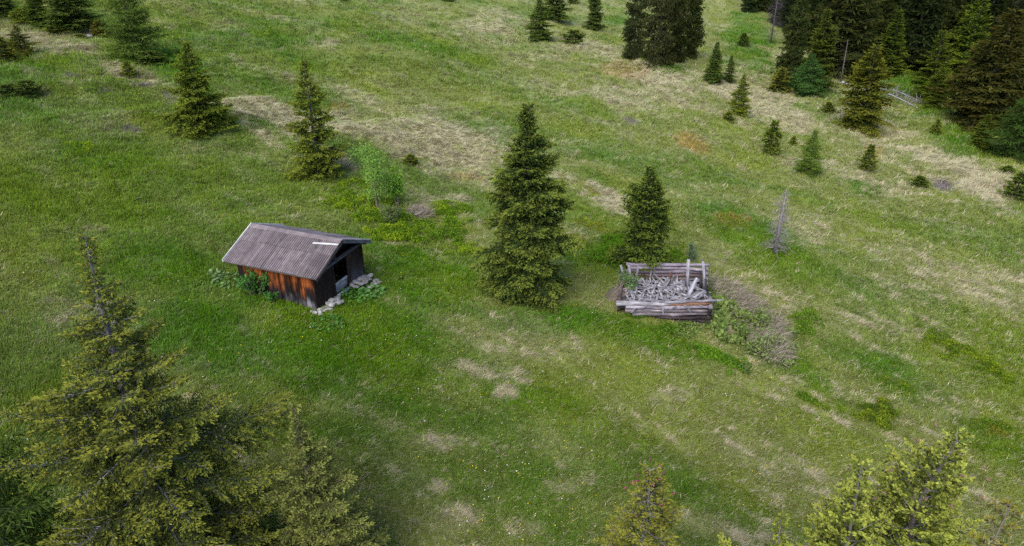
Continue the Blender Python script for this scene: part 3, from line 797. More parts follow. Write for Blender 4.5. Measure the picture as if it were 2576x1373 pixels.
# ------------------------------------------------------------------ conifers
def conifer(H, R, nb, sp2, el, ew, base, tip, droop=.30, up=.22, prof=.8, e_lo=-8, e_hi=48, lo=.02, new=.75, hang=.3, irr=.28, t_bare=.12, sec=.42, sps=.75, lean=(0, 0), gaps=0.0, limbs=5, bark=(.055, .048, .045), twig=None, rt=None, power=1.0, fork=None, sec_tubes=0):
    """trunk with limbs and a crown of needle sprays, about z = 0 .. H. Returns crown verts/colours and the MB of the wood."""
    B = MB(); rt = rt or (.012 * H + .03)
    wob = rng.normal(0, .012 * H, (9, 2)) * np.linspace(0, 1, 9)[:, None] * .5
    zs = np.linspace(-.25, H * .985, 9)
    ax = np.stack([np.interp(zs, [0, H], [0, lean[0]]) + wob[:, 0], np.interp(zs, [0, H], [0, lean[1]]) + wob[:, 1], zs], 1)
    B.tube(ax, rt * (1 - zs.clip(0) / H) ** .85 + .008, 8, lambda t, a: np.asarray(bark) * rng.uniform(.6, 1.5), .15)
    u = (np.arange(nb) + rng.random(nb)) / nb
    h = H * (lo + (.985 - lo) * u ** power); f = h / H
    az = np.arange(nb) * 2.39996 + rng.normal(0, .35, nb)
    s = 1 - f
    L = R * (s ** prof) * (.32 + .68 * smooth(0, .36, s)) * (1 - .24 * smooth(.82, 1.0, s)) * np.clip(1 + rng.normal(0, irr * .6, nb) - irr * .2 * rng.random(nb), .35, 1.35) + .004 * H * (1 - s) + .03
    if gaps: L = L * np.where(rng.random(nb) < gaps, rng.uniform(.25, .6, nb), 1)
    # uneven silhouette: some sides carry longer boughs
    L = L * (1 + .5 * irr * (vnoise(np.cos(az) * 1.3 + 5, f * 7 + np.sin(az) * 1.3, int(rng.integers(999))) - .5) * 2)
    e0 = np.radians(e_lo + (e_hi - e_lo) * f ** 1.6 + rng.normal(0, 6, nb))
    bx = np.interp(h, zs, ax[:, 0]); by = np.interp(h, zs, ax[:, 1])
    def bp(i, t):
        r = L[i] * t * np.cos(e0[i]); z = h[i] + L[i] * (np.sin(e0[i]) * t - droop * t * t * (1 - f[i]) ** .5 + up * t ** 3 * (1 - .4 * f[i]))
        a = az[i] + .12 * np.sin(i * 1.7) * t
        return np.stack([bx[i] + r * np.cos(a), by[i] + r * np.sin(a), z], -1)
    if limbs:
        tt = np.linspace(0, .93, limbs)
        for i in range(nb):
            p = bp(np.full(limbs, i), tt); p[:, 2] -= .03 * L[i] * tt
            B.tube(p, (.0075 * L[i] + .005) * (1.12 - tt), 4, np.asarray(bark) * rng.uniform(.7, 1.5) if twig is None else np.asarray(twig) * rng.choice([.6, .8, 1.0, 1.1, 1.9]), .3, caps=False)
    m = np.maximum((L * (1 - t_bare) / sp2).astype(int) * 2, 3)
    bi = np.repeat(np.arange(nb), m); n2 = len(bi)
    k = np.arange(n2) - np.repeat(np.cumsum(m) - m, m)
    t = t_bare + (1 - t_bare) * ((k + rng.random(n2)) / m[bi]); side = np.where(k % 2 == 0, 1.0, -1.0)
    P = bp(bi, t); Fw = bp(bi, np.minimum(t + .05, 1.05)) - P; Fw /= np.linalg.norm(Fw, axis=1)[:, None]
    Sd = np.stack([-Fw[:, 1], Fw[:, 0], np.zeros(n2)], 1); Sd /= np.linalg.norm(Sd, axis=1)[:, None] + 1e-9
    ang = np.radians(rng.uniform(30, 68, n2)) * (1 - .75 * smooth(.85, 1.0, t))
    D2 = Fw * np.cos(ang)[:, None] + Sd * (side * np.sin(ang))[:, None]; D2[:, 2] += rng.normal(-.04, .17, n2); D2 /= np.linalg.norm(D2, axis=1)[:, None]
    l2 = (L[bi] * sec * (1 - t) ** .8 * (.35 + .65 * smooth(0, .35, t)) + el * .9) * rng.uniform(.6, 1.25, n2)
    if sec_tubes:
        for q in rng.choice(n2, min(sec_tubes, n2), replace=False):
            B.tube([P[q], P[q] + D2[q] * l2[q] * .55 + np.array([0, 0, -.02]), P[q] + D2[q] * l2[q] * .95], [.011, .007, .003], 3, np.asarray(twig if twig is not None else bark) * rng.uniform(.6, 1.3), 0, caps=False)
    c = np.maximum((l2 / (el * .42) * sps * 1.5).astype(int), 3)
    si = np.repeat(np.arange(n2), c); n3 = len(si)
    k3 = np.arange(n3) - np.repeat(np.cumsum(c) - c, c); q = (k3 + .3 + .7 * rng.random(n3)) / c[si]
    sd3 = np.where(k3 % 2 == 0, 1.0, -1.0)
    base3 = P[si] + D2[si] * (l2[si] * q)[:, None]; base3[:, 2] -= .10 * l2[si] * q * q
    S3 = np.cross(D2[si], np.array([0, 0, 1.0])); S3 /= np.linalg.norm(S3, axis=1)[:, None] + 1e-9
    a3 = np.radians(rng.uniform(20, 60, n3)) * np.where(q > .88, .25, 1)
    D3 = D2[si] * np.cos(a3)[:, None] + S3 * (sd3 * np.sin(a3))[:, None]; D3[:, 2] += rng.normal(.02, .22, n3)
    hg = rng.random(n3) < hang * (1 - .6 * q)
    D3[hg, 2] -= rng.uniform(.7, 1.8, hg.sum()); D3 /= np.linalg.norm(D3, axis=1)[:, None]
    le = el * 1.12 * rng.uniform(.65, 1.35, n3) * np.where(hg, 1.25, 1); we = ew * 1.3 * rng.uniform(.75, 1.3, n3)
    outer = smooth(.35, .95, t[si]) * .5 + q * .6
    isnew = (outer + rng.normal(0, .18, n3) > 1 - new * .72) & ~hg
    base = np.asarray(base); tip = np.asarray(tip)
    br_tone = rng.uniform(.75, 1.3, nb)[bi][si][:, None]; tw_tone = rng.uniform(.7, 1.35, (n3, 1))
    C0 = base * br_tone * tw_tone; C1 = np.where(isnew[:, None], tip * rng.uniform(.65, 1.2, (n3, 1)) * (.6 + .4 * br_tone), C0 * 1.15)
    C0 = np.where(isnew[:, None], C0 * .55 + tip * .42, C0)
    n1 = unit(n3, 1.0); V1, K1 = diamonds(base3, D3, n1, le, we, C0, C1)
    n2_ = np.cross(D3, n1); n2_ /= np.linalg.norm(n2_, axis=1)[:, None] + 1e-9
    V2, K2 = diamonds(base3, D3, n2_, le, we * .8, C0, C1)
    return np.concatenate([V1, V2]), np.concatenate([K1, K2]), B

SPR = dict(base=(.030, .047, .012), tip=(.160, .195, .030))
DARK = dict(base=(.030, .046, .016), tip=(.062, .075, .020))
LAR = dict(base=(.050, .092, .022), tip=(.090, .150, .032))

def proto(name, **kw):
    V, C, B = conifer(**kw)
    return dict(H=kw['H'], R=kw['R'], crown=quads_mesh(name + '_needles', V, C, M_NEEDLE), trunk=B.mesh(name + '_wood', M_BARK, True))

def plant(pr, name, loc, H, R, tint=(1, 1, 1), rz=None, label=None, cat='tree', group=None, lean=(0, 0)):
    root = empty(name, loc, rng.uniform(0, 6.28) if rz is None else rz); tag(root, label, cat, group)
    root.rotation_euler = (lean[0], lean[1], root.rotation_euler[2])
    sc = (R / pr['R'], R / pr['R'], H / pr['H'])
    for nm in ('trunk', 'crown'):
        o = link(nm, pr[nm], root); o.scale = sc; o.color = (*tint, 1)
    return root

def spot(bx, by, ty, wd, drop=.16):
    b = at1(bx, by - drop * wd); h = solve_height(b, ty); fw = proj(b + np.array([0, 0, h * .3]))[0, 2]
    return b, h, wd / 2 * fw / F

def make_protos():
    P = {}
    for k in range(5):
        P['s%d' % k] = proto('spruce', H=10, R=2.0, nb=(190, 150, 210, 165, 135)[k], sp2=.19, el=.24, ew=.075, droop=(.26, .34, .22, .4, .3)[k], irr=(.5, .7, .45, .6, .85)[k], hang=.3, prof=(.72, .58, .8, .50, .66)[k], gaps=(.1, .2, .08, .16, .28)[k], sps=1.1, **SPR)
    for k in range(3):
        P['d%d' % k] = proto('dark_spruce', H=16, R=3.0, nb=230, sp2=.32, el=.46, ew=.15, droop=.34, irr=.42, hang=.35, prof=.66 + .09 * k, new=.6, gaps=.14 + .05 * k, **DARK)
    P['l0'] = proto('larch', H=10, R=2.2, nb=170, sp2=.20, el=.26, ew=.06, droop=.30, irr=.5, hang=.55, prof=.62, e_lo=-5, e_hi=55, new=.9, t_bare=.08, **LAR)
    P['l1'] = proto('larch', H=15, R=3.2, nb=220, sp2=.28, el=.40, ew=.10, droop=.36, irr=.55, hang=.6, prof=.6, e_lo=-10, e_hi=50, new=.6, t_bare=.15, gaps=.2, base=(.030, .040, .018), tip=(.055, .065, .022))
    for k in range(2):
        P['b%d' % k] = proto('sapling', H=3, R=.8, nb=58, sp2=.16, el=.26, ew=.10, droop=.14, irr=.7, gaps=.12, hang=.1, prof=.8, e_lo=5, e_hi=55, **SPR)
    P['b2'] = proto('sapling', H=2, R=.9, nb=38, sp2=.16, el=.26, ew=.10, droop=.10, irr=.9, gaps=.2, hang=.1, prof=.6, e_lo=12, e_hi=60, **SPR)
    return P

def plant_all():
    P = make_protos()
    BRN = (1.25, .92, .70); OLV = (1.12, 1.0, .8); YEL = (1.25, 1.18, .75); COLD = (.78, 1.0, 1.05); DK = (.72, .78, .85); BRD = (.95, .78, .68)
    T = [  # kind, base px, base py, top py, width, tint, label
        ('s3', 12, 52, -70, 62, DK, 'dark spruce cut by the top left corner of the photo'),
        ('s0', 104, 76, -55, 62, (.85, .95, .8), 'narrow spruce second from the top left corner, pale green sapling at its left'),
        ('s2', 184, 90, -110, 112, DK, 'broad dark spruce left of the soft green larch'),
        ('l0', 345, 158, -75, 104, (1.3, 1.12, .85), 'tall soft green larch standing alone on the meadow at the upper left'),
        ('b0', 380, 165, 128, 55, DK, 'dark young spruce hugging the foot of the tall green larch'),
        ('s4', 58, 143, 62, 58, BRD, 'small brownish spruce in front of the pale grass bank at the upper left'),
        ('b0', 14, 160, 92, 42, BRD, 'little brown spruce at the left edge of the photo below the bank'),
        ('b1', 254, 98, 52, 30, BRN, 'brown thin sapling right of the broad dark spruce'),
        ('b2', 150, 90, 62, 42, OLV, 'bushy young spruce at the left foot of the broad dark spruce'),
        ('b0', 60, 60, 20, 40, YEL, 'yellowish sapling between the two spruces nearest the top left corner'),
        ('b2', 22, 246, 212, 44, DK, 'low bushy spruce, the left one of two on the open slope at the left edge'),
        ('b2', 74, 250, 203, 52, DK, 'low bushy spruce, the right one of two on the open slope at the left edge'),
        ('b1', 326, 198, 155, 30, YEL, 'small bright green sapling on the dry bank below the larch'),
        ('b2', 200, 100, 85, 30, OLV, 'tiny green spruce in front of the broad dark spruce'),
        ('s1', 1356, 112, -8, 58, (.8, .9, .8), 'spruce at the lower left of the group by the top edge of the photo'),
        ('s3', 1398, 62, -60, 58, DK, 'spruce cut by the top edge, just behind its neighbour on the left'),
        ('s0', 1494, 84, -40, 46, DK, 'slim dark spruce alone near the top edge, left of the big dark tree clump'),
        ('b2', 1442, 116, 76, 46, (.8, .85, .75), 'low ragged young spruce right of the group at the top edge'),
        ('b0', 1440, 14, -22, 26, DK, 'tiny dark spruce touching the top edge of the photo'),
        ('b0', 1130, 6, -24, 22, DK, 'very small spruce at the top edge above the open meadow'),
        ('b1', 860, 4, -22, 20, OLV, 'small spruce at the top edge of the meadow, left of its twin'),
        ('l1', 1652, 172, -190, 84, (.85, .72, .6), 'dark ragged larch, middle tree of the clump in the upper middle'),
        ('l1', 1592, 160, -150, 62, (.75, .72, .6), 'shaggy dark larch at the left side of the clump in the upper middle'),
        ('d0', 1696, 164, -170, 48, (.7, .6, .5), 'dark spruce inside the clump, right of its ragged larch'),
        ('d1', 1735, 152, -150, 50, (.7, .68, .58), 'dark spruce at the right end of the clump in the upper middle'),
        ('s2', 1792, 214, 104, 46, (.75, .85, .8), 'slim spruce on the meadow with a thinner companion at its right'),
        ('s4', 1832, 212, 138, 30, (.75, .8, .75), 'thin young spruce right beside the slim spruce on the meadow'),
        ('s1', 1857, 298, 186, 44, YEL, 'yellow green pointed spruce standing alone below the slim pair'),
        ('b2', 1832, 308, 280, 24, OLV, 'tiny spruce bush at the left foot of the yellow green pointed spruce'),
        ('b0', 1936, 392, 305, 36, (.85, .88, .7), 'sparse small spruce on the right slope, left of the bright larch'),
        ('b1', 1994, 366, 342, 16, YEL, 'tiny yellowish seedling between the sparse spruce and the bright larch'),
        ('l0', 2030, 445, 325, 56, (1.3, 1.15, .75), 'bright green young larch on the right slope'),
        ('b1', 2178, 432, 366, 32, (.9, .85, .7), 'small thin spruce right of the bright green young larch'),
        ('s3', 2158, 338, 112, 104, (.98, .8, .55), 'olive brown spruce in front of the forest, left of the fallen trunks'),
        ('b0', 2082, 286, 256, 26, OLV, 'tiny spruce left of the olive brown spruce'),
        ('b1', 1868, 118, 84, 26, DK, 'tiny dark sapling in the green clearing between the clump and the forest'),
        ('b0', 1958, 236, 172, 36, BRD, 'little brown spruce at the left corner of the forest edge'),
        ('d1', 1982, 222, -60, 64, (.75, .72, .6), 'narrow dark spruce at the left corner of the forest'),
        ('s0', 2044, 236, 22, 78, (.62, .62, .52), 'blue green young tree at the forest edge'),
        ('l0', 2024, 250, 134, 76, (.70, .82, .80), 'blue green young tree standing out in front of the left forest edge'),
        ('d0', 2108, 208, -150, 150, (.82, .68, .58), 'big dark spruce behind the bare leaning trunk'),
        ('s2', 2226, 200, 24, 74, (.66, .72, .55), 'green spruce beyond the fallen trunks, right of the bare leaning trunk'),
        ('d1', 2282, 200, -140, 130, (.45, .47, .45), 'nearly black spruce above the green clearing with the fallen trunks'),
        ('s4', 2330, 262, 74, 84, (.75, .76, .5), 'green spruce right of the clearing with the fallen trunks'),
        ('s1', 2404, 250, -20, 96, (.78, .82, .5), 'tall bright tipped spruce in the middle of the right forest'),
        ('s3', 2344, 280, 168, 52, (.85, .9, .55), 'small bright spruce in front of the forest, right end of the fallen trunks'),
        ('d0', 2458, 340, 26, 156, (1.05, .75, .55), 'large brown spruce leaning out at the right forest edge'),
        ('s0', 2462, 378, 286, 50, (.75, .76, .55), 'small spruce at the foot of the large brown one'),
        ('l0', 2556, 412, 196, 110, (.5, .52, .42), 'dark blue green larch cut by the right edge of the photo'),
        ('d1', 2520, 330, 110, 110, (.65, .65, .52), 'dark spruce behind the large brown one at the right edge'),
        ('b1', 2550, 506, 436, 46, (.8, .85, .72), 'young spruce at the right edge below the forest'),
        ('b0', 2310, 474, 442, 34, (.75, .8, .7), 'small round spruce bush on the dry slope below the forest'),
        ('b0', 2534, 436, 416, 26, (.8, .85, .7), 'tiny spruce bush just above the young spruce at the right edge'),
        ('b1', 2352, 338, 300, 22, YEL, 'pale sapling between the fallen trunks and the large brown spruce'),
        ('b1', 1034, 418, 388, 34, (.9, .85, .7), 'little round spruce bush up the slope from the rowan'),
    ]
    for kd, bx, by, ty, wd, tint, lab in T:
        b, h, r = spot(bx, by, ty, wd)
        nm = {'s': 'spruce_tree', 'd': 'dark_spruce', 'l': 'larch_tree', 'b': 'spruce_sapling'}[kd[0]]
        plant(P[kd], nm, b - np.array([0, 0, .05]), h, r * 1.22, tint, None, lab, 'tree', None)
    # trees deeper in the wood
    n = 0; pts = []
    R = np.random.default_rng(12)
    while n < 150:
        px = R.uniform(1880, 2720); py = R.uniform(-40, 300)
        edge = 95 + max(0, px - 1930) * .24
        if py > edge or (px < 1960 and py > 40): continue
        if 2190 < px < 2345 and py > 172: continue
        b = at1(px, py)
        if b[1] > 330 or any(np.hypot(*(b[:2] - q[:2])) < 2.7 for q in pts): continue
        pts.append(b); n += 1
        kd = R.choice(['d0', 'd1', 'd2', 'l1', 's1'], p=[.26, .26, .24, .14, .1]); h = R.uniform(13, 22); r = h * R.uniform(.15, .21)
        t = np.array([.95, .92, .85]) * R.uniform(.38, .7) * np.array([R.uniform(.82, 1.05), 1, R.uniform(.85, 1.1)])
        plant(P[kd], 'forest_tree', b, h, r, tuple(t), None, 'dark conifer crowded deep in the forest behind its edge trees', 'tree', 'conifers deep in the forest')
    # single trees built for their own place
    def own(name, loc, label, tint=(1, 1, 1), parts=(), **kw):
        V, C, B = conifer(**kw)
        root = empty(name, loc); tag(root, label, 'tree')
        B.build('trunk', M_BARK, root, True); o = quads_obj('crown', V, C, M_NEEDLE, root); o.color = (*tint, 1)
        return root
    b, h, r = spot(1322, 782, 262, 222)
    own('spruce_tree', b, 'full tall spruce standing in the middle between the hut and the log ruin', H=h, R=r * .95, nb=300, sp2=.11, el=.155, ew=.055, droop=.38, up=.24, irr=.6, hang=.38, prof=.38, new=.62, e_lo=-14, gaps=.16, sec=.5, sps=1.15, **SPR)
    b, h, r = spot(1612, 697, 420, 126)
    own('spruce_tree', b, 'dense dark spruce growing directly behind the log ruin', (.86, .9, .8), H=h, R=r * 1.13, nb=210, sec=.5, sp2=.13, el=.165, ew=.06, droop=.3, irr=.5, hang=.3, prof=.52, new=.62, **SPR)
    b, h, r = spot(515, 346, 105, 120)
    own('spruce_tree', b, 'yellow tipped spruce on the left meadow, with thin bare top', (1.1, 1.1, .8), H=h, R=r * 1.2, nb=190, sp2=.16, el=.18, ew=.065, sps=1.1, droop=.28, irr=.65, hang=.22, prof=.75, new=.9, gaps=.1, **SPR)
    b, h, r = spot(802, 462, 148, 124)
    own('spruce_tree', b, 'thin airy spruce with a needle-like top, behind the hut', (1.15, 1.08, .78), H=h, R=r * 1.2, nb=140, sp2=.18, el=.18, ew=.06, sps=1.1, droop=.16, irr=.5, hang=.18, prof=.72, new=.9, e_lo=-12, e_hi=35, gaps=.15, **SPR)
    # cones on the near spruces
    def cones(root, H, R, n, zlo, col, seed):
        Rr = np.random.default_rng(seed)
        for k in range(n):
            z = H - Rr.uniform(.05, zlo); a = Rr.uniform(0, 6.28); q = .12 + R * ((H - z) / H) ** .55 * Rr.uniform(.3, .95); m = MB()
            p = np.array([math.cos(a) * q, math.sin(a) * q, z]); d = np.array([math.cos(a) * .6, math.sin(a) * .6, Rr.uniform(-.8, .6)]); d *= .12 / np.linalg.norm(d)
            m.tube([p, p + d * .4, p + d], [.018, .027, .008], 6, np.asarray(col) * Rr.uniform(.7, 1.3), .2); m.build('cone', M_BARK, root, True)
    # near trees along the bottom edge
    FG = dict(base=(.046, .058, .016), tip=(.185, .190, .030))
    def top_at(px, py, Y):
        t = atY(px, py, Y); g = float(ground(t[0], t[1])); return np.array([t[0], t[1], g]), t[2] - g
    b, h = top_at(163, 585, 14.0)
    r1 = own('spruce_tree', b, 'big lichen-grey spruce filling the bottom left, its thin top bent', (1.2, 1.2, 1.1), H=h, R=4.5, nb=270, sp2=.085, el=.105, ew=.036, droop=.30, up=.30, irr=.5, hang=.40, prof=.95, new=.8, gaps=.2, t_bare=.20, sps=.8, e_lo=-10, e_hi=30, bark=(.085, .078, .082), twig=(.10, .095, .105), limbs=8, sec_tubes=2600, lean=(.2, .1), rt=.22, **FG)
    b, h = top_at(738, 1022, 15.0)
    own('spruce_tree', b, 'younger olive spruce at the bottom edge, right of the big lichen-grey one', (1.15, 1.15, 1.1), H=h, R=2.0, nb=170, sp2=.085, el=.10, ew=.034, droop=.22, up=.26, irr=.4, hang=.3, prof=.8, new=.9, gaps=.1, t_bare=.14, sps=.9, e_lo=-5, e_hi=40, bark=(.07, .055, .045), twig=(.075, .055, .04), limbs=7, sec_tubes=900, base=(.055, .064, .020), tip=(.170, .185, .045))
    b, h = top_at(1640, 1165, 13.0)
    r3 = own('spruce_tree', b, 'half bare spruce with purple cones at the bottom edge, centre right', (1.1, 1.05, .95), H=h, R=1.9, nb=230, sp2=.08, el=.10, ew=.038, droop=.12, up=.2, irr=.7, hang=.15, prof=.55, new=.9, gaps=.3, t_bare=.28, sps=.8, e_lo=-5, e_hi=25, bark=(.10, .09, .09), twig=(.15, .13, .125), limbs=7, sec_tubes=2600, rt=.13, **FG)
    cones(r3, h, 1.9, 16, 1.5, (.13, .035, .05), 3)
    b, h = top_at(2395, 1082, 10.0)
    r4 = own('spruce_tree', b, 'close spruce with lime coloured buds and grey twigs at the bottom right', (1.08, 1.1, 1.0), H=h, R=3.4, nb=300, sp2=.065, el=.075, ew=.038, droop=.16, up=.34, irr=.5, hang=.25, prof=.55, new=.9, gaps=.22, t_bare=.28, sps=.8, e_lo=-5, e_hi=42, bark=(.075, .065, .06), twig=(.11, .095, .09), limbs=8, sec_tubes=3500, rt=.2, base=(.050, .062, .012), tip=(.27, .29, .055))
    cones(r4, h, 3.4, 14, 1.9, (.11, .065, .045), 4)
    b, h = top_at(2190, 1168, 9.6)
    own('spruce_tree', b, 'lower bright budded spruce just left of the close lime one at bottom right', (1.08, 1.1, 1.0), H=h, R=2.4, nb=230, sp2=.065, el=.075, ew=.038, droop=.12, up=.34, irr=.55, hang=.2, prof=.5, new=.9, gaps=.24, t_bare=.28, sps=.8, e_lo=0, e_hi=40, bark=(.075, .065, .06), twig=(.11, .095, .09), limbs=8, sec_tubes=2200, rt=.12, base=(.050, .062, .012), tip=(.27, .29, .055))
    b, h = top_at(2552, 1240, 9.2)
    own('spruce_tree', b, 'brownish bare spruce top at the right edge of the bottom corner', (1.2, .95, .85), H=h, R=1.4, nb=110, sp2=.09, el=.09, ew=.034, droop=.10, up=.2, irr=.6, hang=.2, prof=.5, new=.5, gaps=.3, t_bare=.4, sps=.5, e_lo=0, e_hi=35, bark=(.08, .065, .06), twig=(.12, .095, .085), limbs=6, sec_tubes=1200, rt=.09, **FG)
    b, h = top_at(1975, 1292, 10.4)
    own('spruce_tree', b, 'thin budded spruce tip between the purple coned spruce and the bottom right ones', (1.05, 1.08, .85), H=h, R=.9, nb=110, sp2=.085, el=.085, ew=.034, droop=.12, up=.25, irr=.6, hang=.2, prof=.6, new=.9, gaps=.2, t_bare=.3, sps=.5, bark=(.08, .07, .065), twig=(.12, .10, .095), limbs=6, sec_tubes=600, rt=.07, base=(.050, .062, .012), tip=(.22, .24, .045))
    b, h = top_at(-190, 1000, 12.5)
    own('larch_tree', b, 'soft blue green larch reaching in at the bottom left corner', (.80, .72, .60), H=h, R=2.5, nb=150, sp2=.12, el=.18, ew=.034, droop=.34, irr=.5, hang=.7, prof=.6, new=.7, e_lo=-10, **LAR)
    return r3, r4, cones, P

def bare_tree(name, loc, H, label, col, nb, Lm, sub, lean=(0, 0), rot=None, r0=.05, droop=.1, prof=.7):
    root = empty(name, loc); tag(root, label, 'dead tree')
    B = MB(); B.tube([(0, 0, -.2), (lean[0] * .5, lean[1] * .5, H * .5), (lean[0], lean[1], H)], [r0, r0 * .65, .01], 7, lambda t, a: np.asarray(col) * rng.uniform(.6, 1.3), .15)
    B.build('trunk', M_BARK, root, True); W = MB()
    for k in range(nb):
        f = (k + .5) / nb; z = H * (.04 + .93 * f); a = rng.uniform(0, 6.28); L = Lm * (1 - f) ** prof * rng.uniform(.5, 1.2) + .06
        p = np.array([lean[0] * z / H, lean[1] * z / H, z]); d = np.array([math.cos(a), math.sin(a), rng.uniform(-.2, .5)])
        pts = [p, p + d * L * .5, p + d * L + np.array([0, 0, -droop * L])]
        W.tube(pts, [.012 + r0 * .08, .009, .004], 3, np.asarray(col) * rng.uniform(.7, 1.3), 0, caps=False)
        for j in range(sub):
            t = rng.uniform(.2, 1); q = p + d * L * t; d2 = d * .6 + rng.normal(0, .6, 3); l = L * rng.uniform(.15, .45)
            W.tube([q, q + d2 * l], [.007, .003], 3, np.asarray(col) * rng.uniform(.7, 1.3), 0, caps=False)
    W.build('bare_branches', M_BARK, root); return root

def leafy(name, loc, label, cat, stems, spread, H, nleaf, size, ca, cb, hz=.35, bark=(.12, .09, .07)):
    """slender broadleaf growth: stems, side shoots and leaves in loose clumps"""
    root = empty(name, loc); tag(root, label, cat); W = MB(); P = []
    for k in range(stems):
        a = rng.uniform(0, 6.28); q = spread * rng.uniform(.1, 1); h = H * rng.uniform(.65, 1)
        b = np.array([math.cos(a), math.sin(a), 0]) * q * .25; t = np.array([math.cos(a) * q, math.sin(a) * q, h])
        W.tube([b - np.array([0, 0, .1]), (b + t) / 2 + rng.normal(0, .05, 3), t], [.02 + .006 * H, .014 + .003 * H, .005], 5, bark, .1)
        for j in range(7):
            f = rng.uniform(hz, 1.0); p = b + (t - b) * f; d = rng.normal(0, 1, 3); d[2] = abs(d[2]) * .6; d /= np.linalg.norm(d); l = H * .16 * rng.uniform(.5, 1.2)
            W.tube([p, p + d * l], [.008, .003], 3, bark, 0, caps=False); P.append(p + d * l * .6); P.append(p + d * l)
    P = np.array(P); W.build('stems', M_BARK, root)
    i = rng.integers(0, len(P), nleaf); C = P[i] + rng.normal(0, H * .055, (nleaf, 3)) * np.array([1, 1, .8])
    d = unit(nleaf, -.1); nn = unit(nleaf, 1.6); s = size * rng.uniform(.6, 1.4, nleaf)
    mixv = rng.random((nleaf, 1)); col = (np.asarray(ca) * (1 - mixv) + np.asarray(cb) * mixv) * rng.uniform(.75, 1.25, (nleaf, 1))
    V, K = diamonds(C, d, nn, s, s * .45, col); quads_obj('leaves', V, K, M_LEAF, root); return root

